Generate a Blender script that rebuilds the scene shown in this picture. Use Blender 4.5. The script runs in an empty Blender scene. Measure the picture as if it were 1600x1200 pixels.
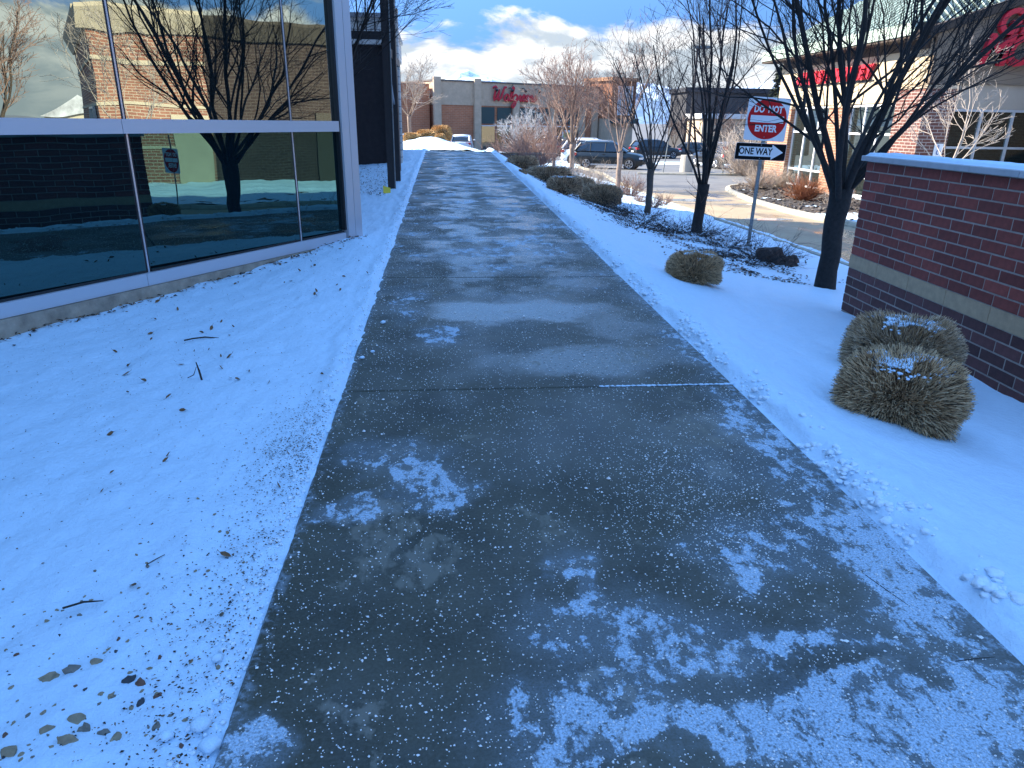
import bpy, bmesh, math, random
import numpy as np
from mathutils import Vector, Matrix, noise as mnoise
random.seed(7); rng = np.random.default_rng(7)
S = bpy.context.scene; COL = S.collection
R = math.radians; sin, cos, pi = math.sin, math.cos, math.pi

# ---------------------------------------------------------------- camera
cd = bpy.data.cameras.new('camera'); cam = bpy.data.objects.new('camera', cd); COL.objects.link(cam)
cd.sensor_width = 36; cd.lens = 1110/1600*36; cd.clip_start = .05; cd.clip_end = 20000
M3 = ((0.9956417, 0.01855053, -0.09139739), (-0.0921458, 0.346775, -0.93341108), (0.01437906, 0.93776488, 0.34697301))
# columns of the camera matrix are its right, up and back axes in the world
RM = Matrix(M3).to_4x4(); RM.translation = (0, 0, 1.65)
cam.matrix_world = RM
S.camera = cam
# ---------------------------------------------------------------- light
SUN_EL, SUN_AZ = 35.0, 68.0            # azimuth measured from +Y towards -X
to_sun = Vector((-sin(R(SUN_AZ))*cos(R(SUN_EL)), cos(R(SUN_AZ))*cos(R(SUN_EL)), sin(R(SUN_EL))))
sl = bpy.data.lights.new('sun', 'SUN'); so = bpy.data.objects.new('sun', sl); COL.objects.link(so)
sl.energy = 4.4; sl.angle = R(.5); sl.color = (1, .89, .72)
so.rotation_euler = to_sun.to_track_quat('Z', 'Y').to_euler()
W = bpy.data.worlds.new('World'); S.world = W; W.use_nodes = True
SKY_STRENGTH = .15
EXPOSURE = 1.80
S.view_settings.view_transform = 'Standard'; S.view_settings.look = 'None'
S.view_settings.gamma = 1; S.view_settings.use_curve_mapping = False
S.view_settings.exposure = EXPOSURE

class NT:
    def __init__(s, tree): s.t = tree; s.n = tree.nodes; s.l = tree.links
    def node(s, ty, **k):
        n = s.n.new(ty)
        for a, b in k.items():
            if a.startswith('_'): setattr(n, a[1:], b)
        return n
    def put(s, sock, v):
        if isinstance(v, bpy.types.NodeSocket): s.l.new(v, sock)
        elif v is not None: sock.default_value = v
    def math(s, op, a, b=None, c=None, clamp=False):
        n = s.n.new('ShaderNodeMath'); n.operation = op; n.use_clamp = clamp
        s.put(n.inputs[0], a)
        if b is not None: s.put(n.inputs[1], b)
        if c is not None: s.put(n.inputs[2], c)
        return n.outputs[0]
    def vmath(s, op, a, b=None):
        n = s.n.new('ShaderNodeVectorMath'); n.operation = op; s.put(n.inputs[0], a)
        if b is not None: s.put(n.inputs[1], b)
        return n.outputs['Value'] if op in ('LENGTH', 'DOT_PRODUCT') else n.outputs[0]
    def noise(s, vec, scale, detail=4, rough=.55, dist=0):
        n = s.n.new('ShaderNodeTexNoise'); s.put(n.inputs['Vector'], vec)
        n.inputs['Scale'].default_value = scale; n.inputs['Detail'].default_value = detail
        n.inputs['Roughness'].default_value = rough; n.inputs['Distortion'].default_value = dist
        return n.outputs[0]
    def voro(s, vec, scale, out='Distance'):
        n = s.n.new('ShaderNodeTexVoronoi'); s.put(n.inputs['Vector'], vec); n.inputs['Scale'].default_value = scale
        return n.outputs[out]
    def rng(s, v, a, b, c=0., d=1., smooth=False):
        n = s.n.new('ShaderNodeMapRange'); n.clamp = True
        if smooth: n.interpolation_type = 'SMOOTHSTEP'
        s.put(n.inputs[0], v)
        for i, x in enumerate((a, b, c, d)): s.put(n.inputs[i+1], x)
        return n.outputs[0]
    def mix(s, f, a, b, blend='MIX'):
        n = s.n.new('ShaderNodeMix'); n.data_type = 'RGBA'; n.blend_type = blend; n.clamp_factor = True
        s.put(n.inputs[0], f); s.put(n.inputs[6], a if isinstance(a, bpy.types.NodeSocket) else (*a, 1)[:4])
        s.put(n.inputs[7], b if isinstance(b, bpy.types.NodeSocket) else (*b, 1)[:4]); return n.outputs[2]
    def sep(s, v):
        n = s.n.new('ShaderNodeSeparateXYZ'); s.put(n.inputs[0], v); return n.outputs
    def comb(s, x, y, z):
        n = s.n.new('ShaderNodeCombineXYZ')
        for i, q in enumerate((x, y, z)): s.put(n.inputs[i], q)
        return n.outputs[0]
    def bump(s, h, strength=.5, dist=.01, normal=None):
        n = s.n.new('ShaderNodeBump'); s.put(n.inputs['Height'], h); n.inputs['Strength'].default_value = strength
        n.inputs['Distance'].default_value = dist
        if normal is not None: s.put(n.inputs['Normal'], normal)
        return n.outputs[0]

# sky: Nishita with banks of cumulus lying low round the horizon and thin wisps above
w = NT(W.node_tree); w.n.clear()
sky = w.n.new('ShaderNodeTexSky'); sky.sky_type = 'NISHITA'; sky.sun_disc = False
sky.sun_elevation = R(SUN_EL); sky.sun_rotation = R(-SUN_AZ); sky.air_density = 1.0; sky.dust_density = .3; sky.ozone_density = 2.5
tc = w.n.new('ShaderNodeTexCoord'); D = tc.outputs['Generated']
dx, dy, dz = w.sep(D)
el = w.math('ABSOLUTE', dz)
w.put(sky.inputs[0], w.vmath('NORMALIZE', w.comb(dx, dy, w.math('ADD', w.math('MULTIPLY', el, .7), .55))))
cv = w.comb(dx, dy, w.math('MULTIPLY', el, 2.6))
n1 = w.noise(cv, 8.5, 9, .56, .25)
n2 = w.noise(w.vmath('ADD', cv, (3.1, 1.7, .6)), 1.9, 4, .5)
low = w.rng(el, .065, .155, .36, 0.0, True)
lowb = w.rng(el, 0, .06, .12, 0.)
cov = w.math('ADD', w.math('ADD', w.math('MULTIPLY', n1, .75), w.math('MULTIPLY', n2, .35)), w.math('ADD', low, lowb))
mask = w.rng(cov, .665, .77, 0, 1, True)
# lit tops, grey bellies: the same noise sampled a little higher tells how much cloud lies above
up = w.noise(w.vmath('ADD', cv, (-.012, 0, .035)), 8.5, 6, .56, .25)
shade = w.rng(w.math('SUBTRACT', n1, up), -.09, .11, 0, 1, True)
shade = w.math('MULTIPLY', shade, w.rng(el, .012, .075, .30, 1))
ccol = w.mix(shade, (1.25, 1.45, 1.65), (2.5, 2.52, 2.55))
skyc = w.mix(1.0, sky.outputs[0], (.88, 1.12, 1.26), 'MULTIPLY')
kk_ = w.rng(el, .0, .55, .42, 1.12, True)
skyc = w.mix(1.0, skyc, w.comb(w.math('MULTIPLY', kk_, w.rng(el, 0, .5, .92, 1)), kk_, w.math('MULTIPLY', kk_, w.rng(el, 0, .5, 1.12, 1))), 'MULTIPLY')
fin = w.mix(mask, skyc, ccol)
bg = w.n.new('ShaderNodeBackground'); bg.inputs[1].default_value = SKY_STRENGTH; w.l.new(fin, bg.inputs[0])
ow = w.n.new('ShaderNodeOutputWorld'); w.l.new(bg.outputs[0], ow.inputs[0])

# ---------------------------------------------------------------- helpers
MATS = {}
def material(name, color=(.5, .5, .5), rough=.7, metal=0., var=.0, vscale=8., bump=0., bscale=40., rand=0., spec=None, coat=0.):
    if name in MATS: return MATS[name]
    m = bpy.data.materials.new(name); m.use_nodes = True; t = NT(m.node_tree); p = t.n['Principled BSDF']
    p.inputs['Roughness'].default_value = rough; p.inputs['Metallic'].default_value = metal
    if spec is not None: p.inputs['Specular IOR Level'].default_value = spec
    if coat: p.inputs['Coat Weight'].default_value = coat; p.inputs['Coat Roughness'].default_value = .08
    c = (*color, 1)
    if var or bump or rand:
        tcn = t.n.new('ShaderNodeTexCoord'); V = tcn.outputs['Object']
    if var:
        f = t.noise(V, vscale, 5, .6)
        c = t.mix(t.rng(f, .3, .7), tuple(min(1, x*(1-var)) for x in color), tuple(min(1, x*(1+var)) for x in color))
    if rand:
        oi = t.n.new('ShaderNodeObjectInfo')
        k = t.rng(oi.outputs['Random'], 0, 1, 1-rand, 1+rand)
        c = t.vmath('MULTIPLY', c if isinstance(c, bpy.types.NodeSocket) else color, t.comb(k, k, k))
    t.put(p.inputs['Base Color'], c)
    if bump:
        t.put(p.inputs['Normal'], t.bump(t.noise(V, bscale, 6, .65), bump, .01))
    MATS[name] = m; return m

class MB:
    def __init__(s): s.v = []; s.f = []; s.mi = []
    def add(s, vs, fs, m=0):
        o = len(s.v); s.v += [tuple(v) for v in vs]; s.f += [tuple(i+o for i in f) for f in fs]; s.mi += [m]*len(fs)
    def box(s, x0, x1, y0, y1, z0, z1, m=0, M=None):
        vs = [(x, y, z) for z in (z0, z1) for x, y in ((x0, y0), (x1, y0), (x1, y1), (x0, y1))]
        if M: vs = [M @ Vector(v) for v in vs]
        s.add(vs, [(3, 2, 1, 0), (4, 5, 6, 7), (0, 1, 5, 4), (1, 2, 6, 5), (2, 3, 7, 6), (3, 0, 4, 7)], m)
    def prism(s, pts, z0, z1, m=0, M=None):
        n = len(pts); vs = [(x, y, z0) for x, y in pts]+[(x, y, z1) for x, y in pts]
        if M: vs = [M @ Vector(v) for v in vs]
        s.add(vs, [tuple(range(n))[::-1], tuple(range(n, 2*n))]+[(i, (i+1) % n, (i+1) % n+n, i+n) for i in range(n)], m)
    def tube(s, pts, rad, n=6, m=0, cap=True):
        pts = [Vector(p) for p in pts]; k = len(pts)
        if not hasattr(rad, '__len__'): rad = [rad]*k
        o = len(s.v); up = Vector((.13, .21, .97))
        t0 = (pts[1]-pts[0]).normalized()
        a = t0.cross(up); 
        if a.length < .05: a = t0.cross(Vector((1, 0, 0)))
        a.normalize()
        for i, p in enumerate(pts):
            t = (pts[min(i+1, k-1)]-pts[max(i-1, 0)])
            if t.length < 1e-9: t = t0.copy()
            t.normalize(); a = (a-t*a.dot(t)); a.normalize(); b = t.cross(a)
            for j in range(n):
                an = 2*pi*j/n; q = p+(a*cos(an)+b*sin(an))*rad[i]; s.v.append((q.x, q.y, q.z))
        for i in range(k-1):
            for j in range(n):
                s.f.append((o+i*n+j, o+i*n+(j+1) % n, o+(i+1)*n+(j+1) % n, o+(i+1)*n+j)); s.mi.append(m)
        if cap and n > 3:
            s.f.append(tuple(o+j for j in range(n))[::-1]); s.mi.append(m)
            s.f.append(tuple(o+(k-1)*n+j for j in range(n))); s.mi.append(m)
    def blob(s, c, r, m=0, seed=0, sub=1, amp=.25, rz=0.):
        bm = bmesh.new(); bmesh.ops.create_icosphere(bm, subdivisions=sub, radius=1)
        ca, sa = cos(rz), sin(rz); vs = []
        for v in bm.verts:
            d = 1+amp*mnoise.noise(v.co*1.4+Vector((seed*7.3, seed*3.1, seed)))*2
            x, y, z = v.co.x*r[0]*d, v.co.y*r[1]*d, v.co.z*r[2]*d
            vs.append((c[0]+x*ca-y*sa, c[1]+x*sa+y*ca, c[2]+z))
        s.add(vs, [[q.index for q in f.verts] for f in bm.faces], m); bm.free()
    def mesh(s, name, mats, smooth=False):
        me = bpy.data.meshes.new(name); me.from_pydata(s.v, [], s.f)
        for q in (mats if isinstance(mats, (list, tuple)) else [mats]): me.materials.append(q)
        if any(s.mi): me.polygons.foreach_set('material_index', s.mi)
        if smooth: me.polygons.foreach_set('use_smooth', [True]*len(me.polygons))
        me.update(); return me
    def build(s, name, mats, parent=None, smooth=False, loc=None, kind=None):
        return link(name, s.mesh(name, mats, smooth), parent, loc, kind)
def link(name, me, parent=None, loc=None, kind=None):
    o = bpy.data.objects.new(name, me); COL.objects.link(o)
    if parent is not None: o.parent = parent
    if loc is not None: o.location = loc
    if kind: o['kind'] = kind
    return o
def tag(o, label, cat, group=None):
    o['label'] = label; o['category'] = cat
    if group: o['group'] = group
    return o
def thing(name, label, cat, loc=(0, 0, 0), rz=0., group=None):
    o = bpy.data.objects.new(name, None); COL.objects.link(o); o.empty_display_size = .2
    o.location = loc; o.rotation_euler = (0, 0, rz); return tag(o, label, cat, group)
def copy_tree(o, parent=None):
    c = o.copy(); COL.objects.link(c)
    if parent is not None: c.parent = parent
    for ch in list(o.children): copy_tree(ch, c)
    return c
def fast_mesh(name, verts, faces, mats, mi=None, smooth=False):
    me = bpy.data.meshes.new(name); verts = np.asarray(verts, 'f4'); faces = np.asarray(faces, 'i4')
    nf, k = faces.shape
    me.vertices.add(len(verts)); me.vertices.foreach_set('co', verts.ravel())
    me.loops.add(nf*k); me.loops.foreach_set('vertex_index', faces.ravel())
    me.polygons.add(nf); me.polygons.foreach_set('loop_start', np.arange(0, nf*k, k, dtype='i4'))
    try: me.polygons.foreach_set('loop_total', np.full(nf, k, 'i4'))
    except Exception: pass
    for q in mats: me.materials.append(q)
    if mi is not None: me.polygons.foreach_set('material_index', np.asarray(mi, 'i4'))
    me.polygons.foreach_set('use_smooth', np.full(nf, smooth, bool))
    me.update(); me.validate(); return me

def sm(t): t = min(max(t, 0.), 1.); return t*t*(3-2*t)
def road(y): return -.6-.013*min(max(y, -60), 150)
def zs(y): return .019*y if y < 29 else .551
def terr(x, y):
    s = zs(y)
    if y > 30: s += (road(y)+.12-s)*sm((y-30)/14)
    t = min(max((x-2.)/5.3, 0), 1)
    return s+(road(y)+.12-s)*(1-(1-t)**2)
def fbm(x, y, s, o=3, seed=0.):
    v = 0; a = 1; 
    for i in range(o):
        v += a*mnoise.noise(Vector((x*s+seed, y*s-seed, seed*1.7))); s *= 2.03; a *= .5
    return v
def heightfield(name, xs, ys, fz, mat, kind='structure', smooth=True, keep=None):
    nx, ny = len(xs), len(ys)
    V = np.array([(x, y, fz(x, y)) for y in ys for x in xs], 'f4')
    i = np.arange(nx-1)[None, :]+nx*np.arange(ny-1)[:, None]; i = i.ravel()
    F = np.stack([i, i+1, i+nx+1, i+nx], 1)
    if keep is not None:
        c = V[F].mean(1); F = F[np.array([keep(a, b) for a, b, _ in c])]
        used = np.unique(F); mp = -np.ones(len(V), 'i4'); mp[used] = np.arange(len(used)); V = V[used]; F = mp[F]
    return link(name, fast_mesh(name, V, F, [mat], smooth=smooth), kind=kind)
def graded(a, b, step0, growth, start=None):
    out = [a]; s = step0
    while out[-1] < b: out.append(out[-1]+s); s *= growth
    out[-1] = b; return out

# ---------------------------------------------------------------- materials
def snow_material(name='snow', col=(.64, .80, .93)):
    m = bpy.data.materials.new(name); m.use_nodes = True; t = NT(m.node_tree); p = t.n['Principled BSDF']
    g = t.n.new('ShaderNodeNewGeometry'); P = g.outputs['Position']
    a = t.noise(P, 1.6, 3, .5); b = t.noise(P, 24, 5, .62); c = t.noise(P, 190, 3, .6)
    h = t.math('ADD', t.math('MULTIPLY', a, .55), t.math('ADD', t.math('MULTIPLY', b, .22), t.math('MULTIPLY', c, .05)))
    t.put(p.inputs['Normal'], t.bump(h, .85, .06))
    t.put(p.inputs['Base Color'], t.mix(t.rng(b, .35, .7), tuple(x*.95 for x in col), col))
    p.inputs['Roughness'].default_value = .62; p.inputs['Specular IOR Level'].default_value = .35
    MATS[name] = m; return m
SNOW = snow_material()

def sidewalk_material():
    m = bpy.data.materials.new('wet_icy_concrete'); m.use_nodes = True; t = NT(m.node_tree); p = t.n['Principled BSDF']
    g = t.n.new('ShaderNodeNewGeometry'); P = g.outputs['Position']; x, y, z = t.sep(P)
    P2 = t.comb(x, y, 0.)
    wob = t.noise(P2, 3.0, 6, .6); wob2 = t.noise(t.vmath('ADD', P2, (7., 3., 0)), 2.3, 6, .6)
    Pw = t.comb(t.math('ADD', x, t.math('MULTIPLY', t.math('SUBTRACT', wob, .5), .7)), t.math('ADD', y, t.math('MULTIPLY', t.math('SUBTRACT', wob2, .5), .9)), 0.)
    def ell(cx, cy, rx, ry, wgt, soft=.55):
        d = t.vmath('MULTIPLY', t.vmath('SUBTRACT', Pw, (cx, cy, 0)), (1/rx, 1/ry, 0))
        return t.math('MULTIPLY', t.rng(t.vmath('LENGTH', d), 1+soft*.5, 1-soft, 0, 1, True), wgt)
    def union(lst):
        o = lst[0]
        for q in lst[1:]: o = t.math('MAXIMUM', o, q)
        return o
    conc = t.noise(P2, 2.2, 8, .62); fine = t.noise(P2, 85, 4, .7)
    base = t.mix(t.rng(conc, .35, .68), (.036, .035, .023), (.080, .074, .050))
    base = t.mix(t.rng(fine, .42, .75, 0, .55), base, (.12, .12, .10))
    # brushed and scraped streaks running along the walk
    st = t.noise(t.comb(t.math('MULTIPLY', x, 9.), t.math('MULTIPLY', y, 1.4), 0.), 1.3, 8, .7)
    # dry pale blotches
    bl = t.noise(t.vmath('ADD', Pw, (2.3, 9.1, 0)), 3.1, 8, .66)
    dry = t.math('MULTIPLY', t.rng(bl, .60, .65, 0, 1), t.rng(fine, .25, .55, .5, 1))
    drye = union([ell(-.28, 2.55, .16, .42, .9), ell(-.05, 2.4, .12, .25, .9), ell(1.42, 3.45, .22, .30, .8), ell(1.35, 4.75, .3, .35, .7), ell(-.30, 1.72, .16, .12, .9), ell(.36, 2.6, .05, .16, .9), ell(.1, 3.35, .09, .08, 1.)])
    dryn = t.math('MULTIPLY', t.rng(t.math('ADD', t.math('MULTIPLY', t.math('SUBTRACT', t.noise(t.vmath('MULTIPLY', P2, (1.6, .9, 1)), 9, 8, .74), .5), 2.6), drye), .62, 1.0), .8)
    dry = t.math('MAXIMUM', t.math('MULTIPLY', dry, .75), dryn)
    base = t.mix(dry, base, (.20, .185, .15))
    # frost and packed snow film: worn patches with a lacy edge
    lace = t.math('ADD', t.math('ADD', t.math('MULTIPLY', t.noise(P2, 34, 9, .82), .50), t.math('MULTIPLY', st, .22)), t.math('MULTIPLY', t.noise(P2, 7, 6, .65), .28))
    E1 = [ell(1.15, 1.55, 1.0, .42, 1), ell(1.75, 2.25, .36, .62, 1), ell(.42, 1.42, .42, .35, .8), ell(.45, 2.2, .11, .33, .85),
          ell(.62, 1.95, .40, .28, .8), ell(1.25, 2.35, .35, .28, .75), ell(-.08, 2.98, .24, .30, .9), ell(-.30, 3.25, .20, .3, .75), ell(-.62, 1.48, .14, .16, 1.1),
          ell(1.70, 3.3, .22, 1.0, .82), ell(1.62, 2.75, .28, .5, .62), ell(1.35, 3.0, .22, .3, .45), ell(.0, 5.25, .22, .32, .85), ell(-.45, 2.75, .22, .12, .8), ell(1.75, 4.9, .16, .8, .65),
          ell(-.35, 6.3, .12, .8, .7), ell(.6, 7.7, .55, .3, .75), ell(.2, 8.2, .4, .5, .6), ell(1.2, 8.8, .5, .8, .7), ell(.1, 9.6, .5, .4, .6)]
    el1 = union(E1)
    hole = union([ell(1.22, 1.72, .30, .09, 1), ell(.55, 1.35, .2, .1, .9), ell(.85, 1.62, .28, .10, .8)])
    el1 = t.math('SUBTRACT', el1, t.math('MULTIPLY', hole, .75))
    farw = t.rng(y, 4.5, 9, .1, .86)
    patches = t.math('MULTIPLY', t.rng(t.noise(t.vmath('ADD', P2, (1.1, 4.4, 0)), 1.5, 5, .62), .50, .58), farw)
    M = t.math('MAXIMUM', el1, patches, clamp=True)
    f1 = t.noise(t.comb(t.math('MULTIPLY', x, 13.), t.math('MULTIPLY', y, 9.), 0.), 1.0, 12, .74, .2)
    f2 = t.noise(t.vmath('ADD', P2, (4., 8., 0)), 3.4, 5, .6)
    ff = t.math('ADD', t.math('MULTIPLY', f1, .68), t.math('MULTIPLY', f2, .32))
    dd = t.math('SUBTRACT', ff, t.rng(M, 0, 1, .70, .445))
    speck = t.rng(t.noise(P2, 130, 3, .7), .38, .55, .45, 1)
    frost = t.math('MULTIPLY', t.rng(dd, -.015, .035, 0, 1), speck)
    pits = t.rng(t.voro(t.vmath('ADD', Pw, (0, 0, 0)), 15), .10, .20, .10, 1)
    pits2 = t.rng(t.voro(P2, 41), .14, .26, .35, 1)
    frost = t.math('MULTIPLY', frost, t.math('MULTIPLY', pits, pits2))
    thin = t.math('MULTIPLY', t.math('MULTIPLY', M, .22), speck)
    fr = t.math('MAXIMUM', frost, thin)
    edge = t.math('MAXIMUM', t.rng(x, 1.72, 1.86, 0, .9), t.rng(x, -.58, -.66, 0, .7))
    fr = t.math('MAXIMUM', fr, t.math('MULTIPLY', edge, t.rng(t.noise(P2, 22, 7, .7), .48, .6)), clamp=True)
    col = t.mix(t.math('MULTIPLY', fr, .84), base, (.56, .70, .84))
    t.put(p.inputs['Base Color'], col)
    # wetness: films of melt water and ice give a low roughness where there is no frost
    wet = t.noise(t.vmath('ADD', P2, (5.5, 2.2, 0)), 1.15, 5, .55)
    pud = union([ell(.62, 5.95, 1.0, .45, 1), ell(1.0, 4.65, .85, .40, .8), ell(1.35, 3.4, .5, .3, .5), ell(1.4, 5.4, .4, .5, .7)])
    trk = t.math('MAXIMUM', t.rng(t.math('ABSOLUTE', t.math('SUBTRACT', x, .25)), .15, .55, 1, 0), t.rng(t.math('ABSOLUTE', t.math('SUBTRACT', x, 1.15)), .15, .5, 1, 0))
    ice = t.noise(t.vmath('ADD', t.vmath('MULTIPLY', P2, (1.0, .9, 0)), (11., 6., 0)), 1.9, 8, .62)
    ice = t.math('ADD', ice, t.math('MULTIPLY', t.math('SUBTRACT', trk, .5), .10))
    ice = t.math('MULTIPLY', t.rng(ice, .49, .60), t.rng(y, 4.6, 9.5, 0, 1))
    ice = t.math('MAXIMUM', ice, t.rng(pud, .25, 1.0), clamp=True)
    gr = t.rng(t.voro(P2, 30), .16, .30, .15, 1)              # salt has pitted the ice
    ice = t.math('MULTIPLY', ice, gr)
    r0 = t.rng(wet, .40, .62, .62, .38)
    rr = t.mix(ice, t.comb(r0, r0, r0), (.13, .13, .13)); rr = t.sep(rr)[0]
    rr = t.math('ADD', rr, t.math('MULTIPLY', t.math('MAXIMUM', fr, dry), .5), clamp=True)
    t.put(p.inputs['Roughness'], rr)
    t.put(p.inputs['Specular IOR Level'], t.rng(ice, 0, 1, .30, .85))
    hh = t.math('ADD', t.math('MULTIPLY', fine, t.rng(pud, 0, 1, .9, .3)), t.math('MULTIPLY', fr, 1.2))
    hh = t.math('ADD', hh, t.math('MULTIPLY', st, .3))
    t.put(p.inputs['Normal'], t.bump(hh, .45, .004))
    return m
WALK = sidewalk_material()

def asphalt_material(name, c0, c1, pudscale=.5, pudthr=.62, tan=None):
    m = bpy.data.materials.new(name); m.use_nodes = True; t = NT(m.node_tree); p = t.n['Principled BSDF']
    g = t.n.new('ShaderNodeNewGeometry'); P = g.outputs['Position']
    a = t.noise(P, .8, 7, .65); f = t.noise(P, 60, 3, .7)
    c = t.mix(t.rng(a, .3, .7), c0, c1); c = t.mix(t.rng(f, .4, .8, 0, .4), c, tuple(v*1.6 for v in c1))
    wetn = t.noise(t.vmath('MULTIPLY', P, (1.2, .6, 1)), pudscale, 6, .6)
    wm = t.rng(wetn, pudthr-.06, pudthr+.03)
    c = t.mix(wm, c, tuple(v*.55 for v in c0))
    t.put(p.inputs['Base Color'], c)
    t.put(p.inputs['Roughness'], t.rng(wm, 0, 1, .75, .16))
    t.put(p.inputs['Normal'], t.bump(f, .3, .004))
    MATS[name] = m; return m
LOT = asphalt_material('lot_asphalt', (.10, .10, .10), (.17, .165, .155), .35, .66)
LANE = asphalt_material('lane_concrete', (.24, .18, .115), (.38, .30, .19), .5, .60)
KERB = material('kerb_concrete', (.40, .37, .29), .85, var=.18, vscale=5, bump=.3)
CONC = material('old_concrete', (.34, .27, .20), .9, var=.3, vscale=9, bump=.6, bscale=50)

def brick_material(name, c1, c2, mortar, w=.3, h=.1, ms=.012, off=.5):
    m = bpy.data.materials.new(name); m.use_nodes = True; t = NT(m.node_tree); p = t.n['Principled BSDF']
    tcn = t.n.new('ShaderNodeTexCoord'); x, y, z = t.sep(tcn.outputs['Object'])
    V = t.comb(t.math('ADD', x, y), z, 0.)
    b = t.n.new('ShaderNodeTexBrick'); t.put(b.inputs['Vector'], V); b.offset = off
    b.inputs['Color1'].default_value = (*c1, 1); b.inputs['Color2'].default_value = (*c2, 1); b.inputs['Mortar'].default_value = (*mortar, 1)
    b.inputs['Scale'].default_value = 1; b.inputs['Mortar Size'].default_value = ms; b.inputs['Brick Width'].default_value = w; b.inputs['Row Height'].default_value = h
    n = t.noise(tcn.outputs['Object'], 1.3, 4, .6)
    k = t.rng(n, .3, .7, .85, 1.12)
    t.put(p.inputs['Base Color'], t.vmath('MULTIPLY', b.outputs[0], t.comb(k, k, k))); p.inputs['Roughness'].default_value = .88
    t.put(p.inputs['Normal'], t.bump(b.outputs[1], -.4, .01))
    MATS[name] = m; return m
BRK_RED = material('red_brick', (.23, .046, .030), .8, var=.22, vscale=14, bump=.35, bscale=70, rand=.30)
BRK_DARK = material('plum_brick', (.11, .038, .032), .8, var=.22, vscale=14, bump=.35, bscale=70, rand=.35)
MORTAR = material('mortar', (.36, .29, .24), .95, var=.15, vscale=20)
BRK_TAN = brick_material('orange_brick_wall', (.34, .15, .085), (.28, .12, .07), (.40, .30, .22), .3, .1)
BRK_FAR = brick_material('brown_brick_wall', (.48, .18, .085), (.40, .15, .075), (.45, .26, .17), .6, .2, .02)
CMU = brick_material('grey_block_wall', (.62, .60, .56), (.54, .53, .50), (.2, .2, .21), .4, .2, .012)
STONE = material('buff_block', (.50, .39, .28), .9, var=.12, vscale=2)
TAUPE = material('taupe_stucco', (.20, .155, .115), .9, var=.06, vscale=3, bump=.2, bscale=90)
CREAM = material('cream_stucco', (.50, .41, .29), .9, var=.07, vscale=2, bump=.2, bscale=90)
PALE = material('pale_stucco', (.36, .31, .26), .9, var=.05, vscale=2)
GREENR = material('green_roof_metal', (.14, .19, .17), .45, .3, var=.08)
GREENF = material('pale_green_fascia', (.42, .52, .44), .55, var=.05)
BROWN = material('brown_soffit', (.055, .038, .028), .8)
SILVER = material('silver_paint', (.50, .52, .56), .38, .25)
ALU = material('aluminium', (.55, .57, .60), .3, .6)
BLACK = material('black_gasket', (.012, .013, .015), .5)
DSTEEL = material('dark_painted_steel', (.022, .020, .022), .5, var=.2)
GALV = material('galvanised_steel', (.20, .23, .24), .5, .5, var=.15, vscale=14)
REDP = material('red_letter', (.50, .012, .03), .5)
WHITE = material('white_paint', (.78, .79, .80), .45)
SIGNW = material('sign_white', (.76, .77, .78), .5)
SIGNR = material('sign_red', (.55, .012, .014), .6, spec=.2)
SIGNK = material('sign_black', (.006, .006, .007), .75, spec=.15)
BARK_D = material('dark_bark', (.016, .014, .013), .9, var=.5, vscale=22, bump=.8, bscale=60)
BARK_M = material('brown_bark', (.075, .058, .046), .9, var=.3, vscale=22, bump=.5, bscale=60)
TWIG_P = material('pink_tan_twigs', (.25, .155, .12), .85, var=.25, vscale=4)
TWIG_L = material('pale_tan_bark', (.42, .35, .29), .85, var=.25, vscale=12, bump=.3)
ROOF_FLAT = material('flat_roof', (.3, .3, .3), .9)

def glass_material(name, refl, tint, body, ripple=.02):
    m = bpy.data.materials.new(name); m.use_nodes = True; t = NT(m.node_tree); t.n.clear()
    out = t.n.new('ShaderNodeOutputMaterial')
    gl = t.n.new('ShaderNodeBsdfGlossy'); gl.inputs['Color'].default_value = (*tint, 1); gl.inputs['Roughness'].default_value = .004
    df = t.n.new('ShaderNodeBsdfDiffuse'); df.inputs['Color'].default_value = (*body, 1)
    fr = t.n.new('ShaderNodeFresnel'); fr.inputs['IOR'].default_value = 1.5
    tcn = t.n.new('ShaderNodeTexCoord')
    bn = t.bump(t.noise(tcn.outputs['Object'], .7, 2, .5), ripple, .25)
    t.put(gl.inputs['Normal'], bn)
    mx = t.n.new('ShaderNodeMixShader')
    t.put(mx.inputs[0], t.math('ADD', refl, t.math('MULTIPLY', fr.outputs[0], .8), clamp=True))
    t.l.new(df.outputs[0], mx.inputs[1]); t.l.new(gl.outputs[0], mx.inputs[2]); t.l.new(mx.outputs[0], out.inputs[0])
    MATS[name] = m; return m
GLASS_UP = glass_material('reflective_vision_glass', .44, (.84, .95, .84), (.004, .006, .008))
GLASS_LO = glass_material('shade_tinted_glass', .11, (.40, .84, .80), (.003, .008, .011))  # same glass as the upper row; dim shaded reflections put into its tint
GLASS_SHOP = glass_material('shop_glass', .16, (.85, .95, .9), (.012, .018, .018))
GLASS_CAR = glass_material('car_glass', .05, (.9, .95, 1), (.008, .010, .013), 0.)

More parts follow.
